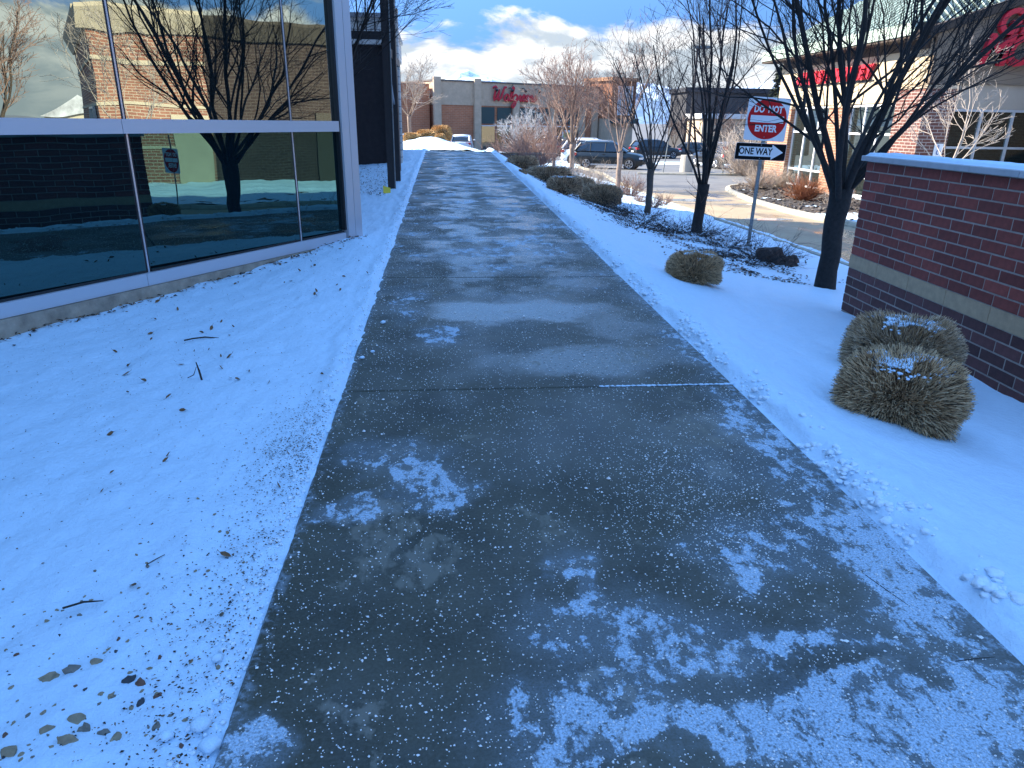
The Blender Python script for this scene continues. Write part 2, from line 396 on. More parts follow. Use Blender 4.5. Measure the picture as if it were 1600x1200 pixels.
# ================================================================ GROUND
def lotplane():
    ys = [-200, -60, -20]+[i*5. for i in range(-3, 31)]+[160, 400, 1500, 9000]; xs = [-9000, -400, -60, 0, 10, 20, 40, 80, 400, 9000]
    heightfield('ground', xs, ys, lambda x, y: road(y)-(0 if y < 155 else .2), LOT)
lotplane()
def kx(y):        # left kerb of the drive lane
    return float(np.interp(y, [-20, 5, 12.2, 17.7, 24.4, 31, 36, 41, 50], [7.0, 7.1, 7.15, 7.35, 7.55, 8.05, 8.5, 9.1, 9.2]))
ISL = [(10.7, -20.), (10.65, 15.), (10.62, 18.2), (10.5, 19.2), (10.43, 21.4), (10.83, 25.2), (11.65, 29.2), (12.2, 30.9), (12.75, 31.9), (13.5, 32.6), (14.6, 33.4), (15.6, 34.6), (16.6, 35.2)]
m = MB()
ly = [-20+i*2. for i in range(26)]
for a, b in zip(ly[:-1], ly[1:]):
    ra = float(np.interp(a, [p[1] for p in ISL], [p[0] for p in ISL])); rb = float(np.interp(b, [p[1] for p in ISL], [p[0] for p in ISL]))
    m.add([(kx(a), a, road(a)+.004), (ra, a, road(a)+.004), (rb, b, road(b)+.004), (kx(b), b, road(b)+.004)], [(0, 1, 2, 3)])
m.build('drive_lane', LANE, kind='structure')
# snow on the planting strip between walk and lane
def strip(x, y):
    z = terr(x, y)
    d = (x-1.83)+.05*fbm(x, y, 3.5, 4, 2.)+.030*fbm(x, y, 17, 4, 5.)
    k = kx(y)-x
    th = .055*sm(d/.14)-.02
    z += th+.022*fbm(x, y, 1.1, 3, 9.)*sm(d/.4)+.012*fbm(x, y, 6., 3, 4.)*sm(d/.3)
    if d < .6: z += sm(d/.1)*sm((.6-d)/.45)*(.02*(1+1.2*fbm(x, y, 8, 3, 1.)))     # ridge thrown up by the shovel
    kk = k+.10*fbm(x, y, 1.6, 4, 3.)
    if kk < .21: z -= .14*sm((.21-kk)/.08)
    return z
xs = graded(1.70, 2.6, .018, 1.004)[:-1]+graded(2.6, 7.5, .03, 1.035); ys = graded(.2, 46, .035, 1.0105)
heightfield('snow_planting_strip', xs, ys, strip, SNOW, keep=lambda a, b: a < kx(b)-.02)
heightfield('snow_ground_behind', [1.70, 2.6, 4, 5.5, 6.9], [-12, -8, -4, -1.5, .2], lambda x, y: terr(x, y)+.02, SNOW)
# snow on the left between walk and glass building
def leftg(x, y):
    d = (-.63-x)+.035*fbm(x, y, 3.2, 4, 12.)+.035*fbm(x, y, 17, 4, 15.)+(.02 if y > 3 else 0)
    z = zs(y)-.10*sm((-.85-x)/2.2)
    z += .034*sm(d/.09)-.016+.018*fbm(x, y, 1.2, 3, 6.)*sm(d/.4)+.014*fbm(x, y, 6, 3, 8.)*sm(d/.2)+.0075*fbm(x, y, 17, 3, 2.)
    if d < .25 and y > 4: z += .02*sm(d/.1)*sm((.25-d)/.15)*(1+fbm(x, y, 9, 3, 1.))
    if y > 28: z -= .02
    return z
xl = [-v for v in graded(.50, 3.9, .018, 1.012)][::-1]
heightfield('snow_lawn', xl, graded(1.0, 30.2, .024, 1.0105), leftg, SNOW)
heightfield('snow_ground_left', [-9, -7, -5.5, -3.9], [-6, 0, 1, 4, 8, 12, 20, 30.2], lambda x, y: zs(y)-.10, SNOW)
heightfield('snow_lawn_behind', [-9, -5, -3, -1.5, -.7], [-12, -6, 0, 1.0], lambda x, y: zs(y)-.005, SNOW)
# ground beyond the end of the walk: an apron, then a snow bank
heightfield('driveway_apron', [-9, -4, -1, 0, 1, 2, 2.8, 4.5], graded(28.6, 46, .8, 1.1), lambda x, y: terr(min(x, 2), y)-.09*(y > 29)-.02, KERB)
def bank(x, y):
    e = ((x+.55)/2.2)**2+((y-34.2)/2.6)**2
    return terr(0, y)-.14+.70*math.exp(-e*1.1)+.75*math.exp(-(((x+.8)/2.4)**2+((y-37.2)/1.9)**2)**2)+.07*fbm(x, y, 1.3, 4, 2.)
heightfield('snow_bank', [-4+i*.12 for i in range(60)], [31+i*.15 for i in range(44)], bank, SNOW)
def bank2(x, y): return road(y)+.18*sm(1.6-abs((y-57.5)/.9))*(1+.3*fbm(x, y, .8, 3))-.05
heightfield('snow_median', [8.4+i*.5 for i in range(60)], [56+i*.2 for i in range(16)], bank2, SNOW)
heightfield('snow_median', [-8+i*.5 for i in range(36)], [48.5+i*.25 for i in range(24)], lambda x, y: road(y)+.22*sm(1.6-abs((y-51.4)/1.8))-.05, SNOW)

# sidewalk: one slab after another, joints left open between them
sw = bpy.data.objects.new('sidewalk', None); COL.objects.link(sw); sw['kind'] = 'structure'
joints = [-8., -5., -2., 1.1, 4.15, 7.24, 9.5, 12.3, 15.3, 18.3, 21.3, 24.3, 27.0, 28.6]
XL, XR = -.64, 1.84
for i, (a, b) in enumerate(zip(joints[:-1], joints[1:])):
    mm = MB(); g_ = .008 if i == 3 else .005
    zz = lambda y: zs(y)
    a2, b2 = a+g_, b-g_; e = .008
    P = [(XL+e, a2+e), (XR-e, a2+e), (XR-e, b2-e), (XL+e, b2-e)]; Q = [(XL, a2), (XR, a2), (XR, b2), (XL, b2)]
    vs = [(x, y, zs(y)) for x, y in P]+[(x, y, zs(y)-.008) for x, y in Q]+[(x, y, zs(y)-.12) for x, y in Q]
    fs = [(0, 1, 2, 3)]+[(j+4, (j+1) % 4+4, (j+1) % 4, j) for j in range(4)]+[(j+8, (j+1) % 4+8, (j+1) % 4+4, j+4) for j in range(4)]
    mm.add(vs, fs); mm.build('slab', WALK, sw)
mm = MB(); mm.add([(XL, -8, zs(-8)-.03), (XR, -8, zs(-8)-.03), (XR, 28.6, zs(28.6)-.03), (XL, 28.6, zs(28.6)-.03)], [(0, 1, 2, 3)])
mm.build('joint_filler', material('joint_dirt', (.02, .02, .018), .9), sw)

jl_ = MB()
for i in range(26):
    x = .98+i*.034; w_ = .010+.008*mnoise.noise(Vector((x*9, 0, 0))); jl_.blob((x, 4.152, zs(4.15)+.001), (.022, w_, .006), seed=i, sub=1, amp=.3)
jl_.build('snow_in_joint', SNOW, sw, True, kind='stuff')
# kerbs
def kerb(name, pts, w=.15, h=.14, mat=KERB, side=1, step=3.0, zf=road):
    root = bpy.data.objects.new(name, None); COL.objects.link(root); root['kind'] = 'structure'
    P = [Vector((x, y, 0)) for x, y in pts]
    for a, b in zip(P[:-1], P[1:]):
        n = max(1, int((b-a).length/step+.5))
        for i in range(n):
            p = a.lerp(b, i/n); q = a.lerp(b, (i+1)/n); d = (q-p).normalized(); nn = Vector((d.y, -d.x, 0))*side
            q = q-d*.008
            mm = MB(); prof = [(0, -.05), (0, .04), (.03, h-.02), (.05, h), (w, h), (w, -.05)]
            vs = [(p+nn*o) + Vector((0, 0, zf(p.y)+z)) for o, z in prof]+[(q+nn*o)+Vector((0, 0, zf(q.y)+z)) for o, z in prof]
            k = len(prof); mm.add(vs, [(j, (j+1) % k, (j+1) % k+k, j+k) for j in range(k)]+[tuple(range(k))[::-1], tuple(range(k, 2*k))])
            mm.build('kerb_stone', mat, root)
    return root
kerb('kerb_of_planting_strip', [(kx(y), y) for y in (-2, 5, 12.2, 17.7, 24.4, 31, 36, 41, 50)], side=-1)
kerb('kerb_of_shop_island', ISL, side=1, w=.17)
kerb('kerb_of_lot_median', [(11.3, 42.2), (14, 41.6), (19, 41.4), (32, 41.2)], side=-1, h=.12, zf=road)
# gutter snow along the left kerb
def gut(x, y):
    o = x-kx(y); r = .22+.16*fbm(0, y, .7, 3, 3.)
    return road(y)+.05*sm((r-abs(o-.30))/.10)+.012*fbm(x, y, 7, 3)-.022
heightfield('snow_in_gutter', [7.0+i*.03 for i in range(56)], [3+i*.06 for i in range(280)], gut, SNOW, keep=lambda a, b: .02 < a-kx(b) < .95)
# island bed: dark rock mulch with snow lying in hollows
def bed(x, y): return road(y)+.12+.03*fbm(x, y, 1.5, 3, 7.)
def inbed(a, b): 
    r = float(np.interp(b, [p[1] for p in ISL], [p[0] for p in ISL])); return a > r+.14 and not (a > 15.5 and b > 22.9 and b < 35)
heightfield('mulch_bed', [10.4+i*.2 for i in range(60)], [-12+i*.3 for i in range(158)], bed, material('rock_mulch', (.05, .04, .034), .95, var=.5, vscale=14, bump=.8, bscale=25), keep=inbed)
def bedsnow(x, y): return bed(x, y)+.05*fbm(x, y, .9, 4, 21.)+.02*fbm(x, y, 6, 3, 3.)-.035+.06*sm((21.5-y)/3)+.05*sm((x-14.2)/1.)*sm((29-y)/4)
heightfield('snow_on_bed', [10.4+i*.09 for i in range(110)], [7+i*.12 for i in range(220)], bedsnow, SNOW, keep=inbed)

# ================================================================ GLASS BUILDING (left)
GA = R(30); GC = Vector((-1.13, 9.65, 0))
gb = thing('glass_building', 'glass-fronted building on the left with silver frames and mirrored windows', 'building', GC, 0)
# local frame: +X runs along the facade away from the corner (towards the camera), +Y into the building
Mg = Matrix(((-sin(GA), -cos(GA), 0), (-cos(GA), sin(GA), 0), (0, 0, 1))).to_4x4()
gb.matrix_world = Matrix.Translation(GC) @ Mg
GL = 16.
mull = [1.10, 3.22, 5.34, 7.46, 9.58, 11.7, 13.8]
segs = list(zip([.29]+[q+.026 for q in mull], [q-.026 for q in mull]+[GL]))
sp = [(.0, 3.28)]+[(3.285+2.13*i, 5.41+2.13*i) for i in range(6)]
def bbx(name, mat, *a, par=gb): mm = MB(); mm.box(*a); return mm.build(name, mat, par)
bbx('plinth', CONC, -.05, GL, -.06, .4, -.25, .16)
for a, b in sp:
    bbx('sill_rail', SILVER, a+.30*(a == 0), b, -.035, .10, .165, .28)
    bbx('middle_rail', SILVER, a+.30*(a == 0), b, -.035, .10, 1.50, 1.62)
    bbx('top_rail', SILVER, a+.30*(a == 0), b, -.035, .10, 4.6, 4.75)
def pane(nm, mat, a, b, z0, z1):        # each pane sits very slightly skewed in its frame
    c = (a+b)/2; mm = MB(); mm.box(a-c, b-c, -.008, .008, z0, z1); o = mm.build(nm, mat, gb); o.location = (c, .052, 0); o.rotation_euler = (0, 0, R(2.0)); return o
for a, b in segs:
    pane('lower_pane', GLASS_LO, a, b, .28, 1.50)
    bbx('gasket', BLACK, a, b, .0, .012, .28, .30, par=gb)
    pane('upper_pane', GLASS_UP, a, b, 1.62, 4.6)
for s in mull:
    for z0, z1 in ((.28, 1.50), (1.62, 4.6)):
        mm = MB(); mm.box(s-.026, s-.008, .012, .09, z0, z1); mm.box(s+.008, s+.026, .012, .09, z0, z1); o = mm.build('mullion', BLACK, gb)
        mm = MB(); mm.box(s-.0075, s+.0075, .006, .09, z0, z1); mm.build('mullion_cap', ALU, o)
bbx('corner_post', SILVER, -.03, .11, -.05, .22, .165, 6.2)
bbx('corner_post', SILVER, .118, .26, -.05, .10, .165, 6.2)
bbx('corner_gasket', BLACK, .26, .29, -.02, .09, .31, 4.6)
bbx('upper_wall', TAUPE, .29, GL, -.03, .3, 4.76, 9.)
bbx('side_wall', TAUPE, .0, .3, .23, 2.2, -.2, 9.)
bbx('building_core', material('dark_interior', (.012, .013, .014), .9), .31, GL-.1, .42, 6., -.2, 8.9)
bbx('roof', ROOF_FLAT, -.05, GL+.1, -.1, 8., 9.01, 9.2)
# tall unseen block added to throw the long shade over the walk
mm = MB(); e1 = Vector((-.89, .45, 0)); c0 = Vector((-3.25, 24.0, 0))
pts = [(-3.25, 24.), (-3.25, 11.2), (-5.2, 8.5), (-12.5, -6.), (-24, -1), (-24, 34.4)]
tw = thing('added_shade_block', 'added unseen block behind the glass corner that casts the shade', 'building', (0, 0, 0))
mm.prism(pts, -.3, 11.8); mm.build('wall', TAUPE, tw)
mm = MB(); mm.prism([(x*1.0, y) for x, y in pts], 11.81, 12.0); mm.build('roof', ROOF_FLAT, tw)

# ================================================================ ANNEX behind the steel posts
an = thing('block_annex', 'grey block annex with a dark recessed wall behind the steel posts', 'building', (0, 0, 0))
apts = [(-3.24, 22.4), (-1.38, 22.4), (-1.5, 30.3), (-3.24, 30.3)]
mm = MB(); mm.prism([(-3.24, 22.6), (-1.50, 22.6), (-1.56, 30.2), (-3.24, 30.2)], -.1, 3.62); mm.build('lower_wall', material('shaded_block', (.030, .024, .025), .9, var=.2), an)  # shade beneath the deck is put into this wall's dark colour
mm = MB(); mm.prism(apts, 3.63, 4.30); mm.build('upper_wall', CMU, an)
mm = MB(); mm.prism([(-3.24, 22.34), (-1.32, 22.34), (-1.44, 30.34), (-3.24, 30.34)], 4.305, 4.42); mm.build('coping', material('coping_metal', (.3, .31, .33), .5, .3), an)
mm = MB(); mm.prism([(-1.495, 22.36), (-1.19, 22.36), (-1.19, 22.75), (-1.495, 22.75)], .2, 4.44); mm.build('pilaster', CMU, an)
mm = MB(); mm.box(-1.49, -1.18, 22.35, 22.76, 4.445, 4.55); mm.build('pilaster_cap', STONE, an)
# steel deck frame on three posts
dk = thing('steel_deck', 'dark steel posts carrying a picket railing beside the walk', 'deck', (0, 0, 0))
def post(x, y, h, w_=.075):
    mm = MB(); mm.box(x-w_, x+w_, y-w_, y+w_, zs(y)-.1, h); return mm.build('post', DSTEEL, dk)
post(-1.06, 15.45, 5.6); post(-1.03, 16.9, 5.6); post(-1.20, 19.6, 5.6, .11)
mm = MB(); mm.box(-2.10, -1.14, 15.40, 15.48, 3.10, 3.24); mm.build('bottom_rail', DSTEEL, dk)
mm = MB(); mm.box(-2.10, -1.14, 15.40, 15.48, 4.2, 4.28); mm.build('top_rail', DSTEEL, dk)
for i in range(9):
    mm = MB(); mm.box(-2.08+i*.165-.012, -2.08+i*.165+.012, 15.42, 15.46, 3.24, 4.2)
    if i < 6: mm.build('picket', DSTEEL, dk)
mm = MB(); mm.box(-1.10, -1.02, 15.55, 19.45, 2.86, 3.02); mm.build('side_rail', DSTEEL, dk)
mm = MB(); mm.tube([(-1.05, 15.60, 2.75), (-1.03, 16.85, 1.95)], .02, 6); mm.build('brace', ALU, dk)
mm = MB(); mm.tube([(-.985, 15.37, .25), (-.97, 15.37, 4.8)], .016, 6); mm.build('conduit', GALV, dk)
# yellow tag lying at the foot of the first post
mm = MB(); mm.box(-.08, .08, -.004, .004, 0, .17); mm.box(-.05, .09, .02, .028, .02, .15)
o = mm.build('warning_tag', material('yellow_plastic', (.62, .50, .015), .5), loc=(-1.10, 14.55, .27)); o.rotation_euler = (R(-38), R(18), R(25))
tag(o, 'small bright yellow tag standing in the snow at the foot of the dark post', 'tag')

# ================================================================ BRICK WALL (right)
wa = R(4); WO = Vector((4.6, 7.70, 0))
bw = thing('brick_enclosure_wall', 'red and plum brick wall with buff band and snow-topped coping', 'wall', WO)
# local: +X back along the wall towards the camera, +Y into the wall (to the right)
bw.matrix_world = Matrix.Translation(WO) @ Matrix(((-sin(wa), cos(wa), 0), (-cos(wa), -sin(wa), 0), (0, 0, 1))).to_4x4()
WL = 5.2
mm = MB(); mm.box(0.012, WL, .0045, .30, -.9, 1.30); mm.build('mortar_core', MORTAR, bw)
def brickmesh(L, m_):
    b = MB(); e = .004; g_ = .0066
    x0, x1, z0, z1 = g_, L-g_, g_, .1007-g_
    b.add([(x0, .02, z0), (x1, .02, z0), (x1, .02, z1), (x0, .02, z1), (x0, e, z0), (x1, e, z0), (x1, e, z1), (x0, e, z1),
           (x0+e, 0, z0+e), (x1-e, 0, z0+e), (x1-e, 0, z1-e), (x0+e, 0, z1-e)],
          [(0, 1, 5, 4), (1, 2, 6, 5), (2, 3, 7, 6), (3, 0, 4, 7), (4, 5, 9, 8), (5, 6, 10, 9), (6, 7, 11, 10), (7, 4, 8, 11), (8, 9, 10, 11)])
    return b.mesh('brick', m_)
bm_ = {}
nb = 0
rows = [(.289+i*.1007, BRK_RED) for i in range(10)]+[(.145-.1007*(i+1), BRK_DARK) for i in range(7)]
for ri, (z0, m_) in enumerate(rows):
    x = 0.; first = True
    while x < WL-.01:
        L = .305 if not (first and ri % 2) else .1525
        L = min(L, WL-x)
        if L < .05: break
        key = (round(L, 3), m_.name)
        if key not in bm_: bm_[key] = brickmesh(L, m_)
        o = link('brick', bm_[key], bw, (x, random.uniform(-.0015, .0015), z0)); nb += 1
        x += L; first = False
for i in range(9):
    mm = MB(); L = .61; mm.box(i*L+.003, min((i+1)*L, WL)-.003, -.002, .02, .148, .286); mm.build('band_block', material('band_stone', (.46, .31, .18), .9, var=.15, vscale=12, bump=.3), bw)
    mm = MB(); x0, x1 = i*L+.002-(.05 if i == 0 else 0), min((i+1)*L, WL)-.002
    mm.prism([(-.045, 1.302), (-.045, 1.348), (-.035, 1.355), (.36, 1.355), (.37, 1.348), (.37, 1.302)], x0, x1, M=Matrix(((0, 0, 1, 0), (1, 0, 0, 0), (0, 1, 0, 0), (0, 0, 0, 1))))
    mm.build('coping_stone', material('coping_concrete', (.42, .42, .43), .8, var=.1, vscale=6, bump=.3), bw)
eb = MB()
for ri, (z0, m_) in enumerate(rows):
    xs_ = [.006, .15, .294] if ri % 2 == 0 else [.006, .294]
    for a, b in zip(xs_[:-1], xs_[1:]): eb.box(0, .013, a+.006, b-.004, z0+.006, z0+.095, 0 if m_ is BRK_RED else 1)
eb.build('end_bricks', [BRK_RED, BRK_DARK], bw, kind='stuff')
def capsnow(x, y):
    e = min(y+.03, .355-y, x+.04)+.012*fbm(x, y, 6, 3, 3.); return 1.352+.032*sm(e/.045)+.006*fbm(x, y, 5, 3)
V = heightfield('coping_snow', [-.05+i*.035 for i in range(150)], [-.035+i*.02 for i in range(20)], capsnow, SNOW, kind='stuff'); V.parent = bw

# ================================================================ SHOP (right, with green roof)
gm = thing('oil_change_shop', 'tan stucco shop with green metal roof, brick piers and red lettering', 'building', (0, 0, 0))
FX, Y0, Y1, ZE = 15.2, 22.9, 33.4, 4.27
GZ = -1.0
mm = MB(); mm.box(FX+.12, FX+9, Y0+.12, Y1-.12, GZ, ZE); mm.build('wall_core', TAUPE, gm)
mm = MB(); mm.box(FX, FX+.11, Y0+1.32, Y1-1.92, 2.42, ZE); mm.box(FX, FX+.11, Y0+.0, Y0+1.31, 2.92, ZE); mm.box(FX, FX+.11, Y1-1.91, Y1, 2.42, ZE); mm.build('left_fascia_wall', CREAM, gm)
def pier(x0, x1, y0, y1, z1):
    mm = MB(); mm.box(x0, x1, y0, y1, GZ, z1); mm.build('brick_pier', [BRK_TAN], gm)
    mm = MB(); mm.box(x0-.03, x1+.03, y0-.03, y1+.03, z1+.002, z1+.09); mm.build('pier_cap', STONE, gm)
pier(FX-.22, FX+.3, Y1-1.9, Y1+.1, 2.3); pier(FX-.22, FX+.3, 27.0, 28.3, 2.3)
mm = MB(); mm.box(FX-.10, FX+.92, Y0-.22, Y0+1.3, GZ, 2.8); mm.build('brick_pier', [brick_material('shop_brick', (.15, .06, .045), (.12, .045, .038), (.34, .28, .25), .3, .1)], gm)
mm = MB(); mm.box(FX-.13, FX+.95, Y0-.25, Y0+1.33, 2.802, 2.9); mm.build('pier_cap', STONE, gm)
def window_x(x, y0, y1, z0, z1, ny, zsplit):      # glazing in a wall that faces -X
    f = MB(); fw = .035
    for z in (z0, *zsplit, z1): f.box(x-.05, x+.03, y0, y1, z-fw, z+fw)
    fr = f.build('window_frame', WHITE, gm)
    for i in range(ny+1):
        y = y0+(y1-y0)*i/ny; q = MB(); q.box(x-.055, x+.035, y-fw, y+fw, z0, z1); q.build('mullion', WHITE, fr)
    zz = [z0, *zsplit, z1]
    for i in range(ny):
        for a, b in zip(zz[:-1], zz[1:]):
            q = MB(); q.box(x, x+.02, y0+(y1-y0)*i/ny+fw, y0+(y1-y0)*(i+1)/ny-fw, a+fw, b-fw); q.build('pane', GLASS_SHOP, fr)
def window_y(y, x0, x1, z0, z1, nx, zsplit, mat=GLASS_SHOP, par=None, fm=ALU, fw=.035):
    par = par or gm; f = MB()
    for z in (z0, *zsplit, z1): f.box(x0, x1, y-.05, y+.03, z-fw, z+fw)
    fr = f.build('window_frame', fm, par)
    for i in range(nx+1):
        x = x0+(x1-x0)*i/nx; q = MB(); q.box(x-fw, x+fw, y-.055, y+.035, z0, z1); q.build('mullion', fm, fr)
    zz = [z0, *zsplit, z1]
    for i in range(nx):
        for a, b in zip(zz[:-1], zz[1:]):
            q = MB(); q.box(x0+(x1-x0)*i/nx+fw, x0+(x1-x0)*(i+1)/nx-fw, y, y+.02, a+fw, b-fw); q.build('pane', mat, fr)
window_x(FX+.02, 28.32, Y1-1.92, -.75, 2.35, 3, (-.1, 1.4))
window_x(FX+.02, Y0+1.33, 26.98, -.75, 2.35, 3, (-.1, 1.4))
# front facing the camera
mm = MB(); mm.box(FX+.93, FX+12, Y0-.02, Y0+.1, 2.2, 2.94); mm.build('front_lintel', PALE, gm)
mm = MB(); mm.box(FX+.0, FX+12, Y0-.10, Y0+.1, 2.945, 4.15); mm.build('front_wall', TAUPE, gm)
mm = MB(); Mfr = Matrix.Translation((0, Y0+.12, 0)) @ Matrix(((1, 0, 0, 0), (0, 0, -1, 0), (0, 1, 0, 0), (0, 0, 0, 1)))
mm.prism([(FX+.0, 4.152), (FX+12, 4.152), (FX+12, 6.35), (FX+6.0, 6.35), (FX+.0, 4.36)], 0, .20, M=Mfr); mm.build('front_gable', TAUPE, gm)
window_y(Y0+.02, FX+.96, FX+7.5, -.7, 2.18, 6, (1.05,), fm=SILVER)
mm = MB(); mm.box(FX+.93, FX+12, Y0+.0, Y0+.1, GZ, -.74); mm.build('stall_riser', PALE, gm)
# hip roof with standing seams
E0, ey0, ey1 = FX-.65, Y0+.13, Y1+.75; ZR = 7.05; RX = 18.2; hy = 3.4
A = Vector((E0, ey0, ZE+.42)); B = Vector((E0, ey1, ZE+.42)); Cc = Vector((RX, ey1-hy, ZR)); Dd = Vector((RX, ey0+hy, ZR))
mm = MB(); E2_, F2_ = Vector((RX+3.6, ey0, ZE+.42)), Vector((RX+3.6, ey1, ZE+.42))
mm.add([A, B, Cc, Dd, E2_, F2_], [(0, 3, 2, 1), (1, 2, 5), (0, 4, 3), (3, 4, 5, 2)]); rf = mm.build('roof', GREENR, gm)
ns = 30
for i in range(1, ns):
    f = i/ns; y = A.y+(B.y-A.y)*f; t_ = min(1, (y-ey0)/hy, (ey1-y)/hy)
    q = MB(); q.tube([Vector((E0, y, A.z+.02)), Vector((E0+(RX-E0)*t_, y, A.z+.02+(ZR-A.z)*t_))], .028, 4); q.build('roof_seam', GREENF, rf)
for i in range(1, 12):
    f = i/12; x = E0+(RX-E0)*f
    q = MB(); q.tube([Vector((x, ey0, A.z+.02)), Vector((x, ey0+hy*f, A.z+.02+(ZR-A.z)*f))], .028, 4); q.build('roof_seam', GREENF, rf)
mm = MB(); mm.box(E0-.06, E0, ey0-.06, ey1, ZE+.06, ZE+.42); mm.build('gutter', GREENF, gm)
mm = MB(); mm.box(E0-.02, FX+.0, ey0, ey1, ZE-.02, ZE+.055); mm.build('soffit', BROWN, gm)
mm = MB(); mm.prism([(FX-.6, 4.20), (FX+6., 6.39), (FX+12, 6.39), (FX+12, 6.62), (FX+5.95, 6.62), (FX-.68, 4.42)], -.02, .40, M=Mfr); mm.build('rake_trim', BROWN, gm)
mm = MB(); mm.box(FX-.05, FX-.005, Y0+.2, Y1-.2, ZE-.30, ZE-.025); mm.build('frieze', BROWN, gm)

def text_mesh(s, size, extrude, bold=0., shear=0., spacing=1., mat=REDP):
    cu = bpy.data.curves.new('t', 'FONT'); cu.body = s; cu.size = size; cu.extrude = extrude; cu.offset = bold; cu.shear = shear
    cu.space_character = spacing; cu.align_x = 'CENTER'; cu.align_y = 'CENTER'; cu.resolution_u = 4
    ob = bpy.data.objects.new('t', cu); COL.objects.link(ob); dg = bpy.context.evaluated_depsgraph_get()
    me = bpy.data.meshes.new_from_object(ob.evaluated_get(dg)); bpy.data.objects.remove(ob); me.materials.clear(); me.materials.append(mat); return me
def place(o, right, up, loc):
    right = Vector(right).normalized(); up = Vector(up).normalized(); n = right.cross(up)
    o.matrix_local = Matrix.Translation(loc) @ Matrix((right, up, n)).transposed().to_4x4()
def letters(word, size, par, origin, right, up, pitch, bold=.03, shear=.25, mat=REDP, extrude=.06, jitter=.0):
    origin = Vector(origin); right = Vector(right).normalized(); up = Vector(up).normalized()
    for i, ch in enumerate(word):
        if ch == ' ': continue
        o = link('letter', text_mesh(ch, size*(1+(jitter if i % 2 else -jitter)), extrude, bold, shear, mat=mat), par)
        place(o, right, up, origin+right*(i*pitch))
# long sign on the sunlit side: read from -X, so "right" runs towards -Y
letters('GREASE MONKEY', .62, gm, (FX-.10, 31.35, 3.45), (0, -1, 0), (0, 0, 1), .43, bold=.035)
mm = MB(); mm.box(FX-.03, FX-.002, 25.9, 31.65, 3.16, 3.21); mm.build('sign_raceway', BLACK, gm)
letters('GREASE', .98, gm, (17.25, Y0-.24, 4.68), (1, 0, 0), (0, 0, 1), .68, bold=.03, extrude=.08)
letters('MONKEY', 1.22, gm, (16.98, Y0-.24, 3.88), (1, 0, 0), (0, 0, 1), .84, bold=.035, extrude=.08)
# accessible-parking plate on the corner pier
pl = MB(); pl.box(0, .02, -.15, .15, -.22, .22); o = pl.build('parking_plate', SIGNW, gm, loc=(15.85, Y0-.26, .95)); o.rotation_euler = (0, 0, pi/2)
q = MB(); q.tube([(.06*cos(a), 0, .06*sin(a)-.06) for a in [i*pi/6 for i in range(10)]], .012, 4); q.tube([(-.02, 0, .1), (-.02, 0, 0), (.05, 0, -.01), (.08, 0, -.09)], .012, 4); q.blob((-.02, 0, .14), (.025, .012, .025)); q.build('wheelchair_symbol', material('sign_blue', (.02, .08, .35), .4), gm, loc=(15.85, Y0-.285, .96))

# second shop building out to the right; the mirror glass shows it
sb = thing('brick_retail_building', 'brick retail building with cream cornice seen mirrored in the glass', 'building', (0, 0, 0))
mm = MB(); mm.box(18.0, 31, 7.7, 11.2, -1.2, 4.12); mm.box(18.02, 31, 11.2, 20.5, -1.2, 4.12, 1); mm.build('wall', [brick_material('orange_retail_brick', (.30, .13, .08), (.25, .10, .065), (.42, .33, .24), .3, .1), brick_material('shaded_retail_brick', (.040, .024, .019), (.030, .018, .015), (.07, .055, .045), .3, .1)], sb)  # second brick is the darker stretch: shade put into its colour
for z0 in (3.28, 1.95, .55):
    mm = MB(); mm.box(17.97, 31.03, 7.67, 11.22, z0, z0+.11); mm.build('buff_course', CREAM, sb)
mm = MB(); mm.prism([(0, 4.13), (.0, 4.9), (-.38, 4.9), (-.38, 4.78), (-.08, 4.13)], 7.4, 11.25, M=Matrix(((1, 0, 0, 18.0), (0, 0, 1, 0), (0, 1, 0, 0), (0, 0, 0, 1)))); mm.build('cornice', CREAM, sb)
mm = MB(); mm.prism([(0, 4.13), (.0, 4.8), (-.3, 4.8), (-.3, 4.7), (-.08, 4.13)], 11.26, 20.9, M=Matrix(((1, 0, 0, 18.0), (0, 0, 1, 0), (0, 1, 0, 0), (0, 0, 0, 1)))); mm.build('shaded_cornice', material('shaded_stucco', (.06, .05, .038), .9), sb)  # cornice over that stretch, coloured dark to stand for shade
mm = MB(); mm.prism([(0, 4.13), (.0, 4.898), (-.38, 4.898), (-.38, 4.78), (-.08, 4.13)], 18.0, 31, M=Matrix(((0, 0, 1, 0), (1, 0, 0, 7.7), (0, 1, 0, 0), (0, 0, 0, 1)))); mm.build('cornice', CREAM, sb)
mm = MB(); mm.box(18.01, 31, 7.71, 20.5, 4.13, 4.7); mm.build('parapet', CREAM, sb)
mm = MB(); mm.box(17.96, 17.995, 9.9, 11.1, -1.1, 1.7); mm.build('service_door', CREAM, sb)
mm = MB(); mm.box(17.96, 18.01, 15.0, 20.2, -1.1, 1.9); mm.build('garage_door', material('shaded_stucco', (.06, .05, .038), .9), sb)  # door colour darkened to stand for the shade on it
window_y(7.64, 19.2, 22.0, -.8, 1.9, 2, (.6,), par=sb)

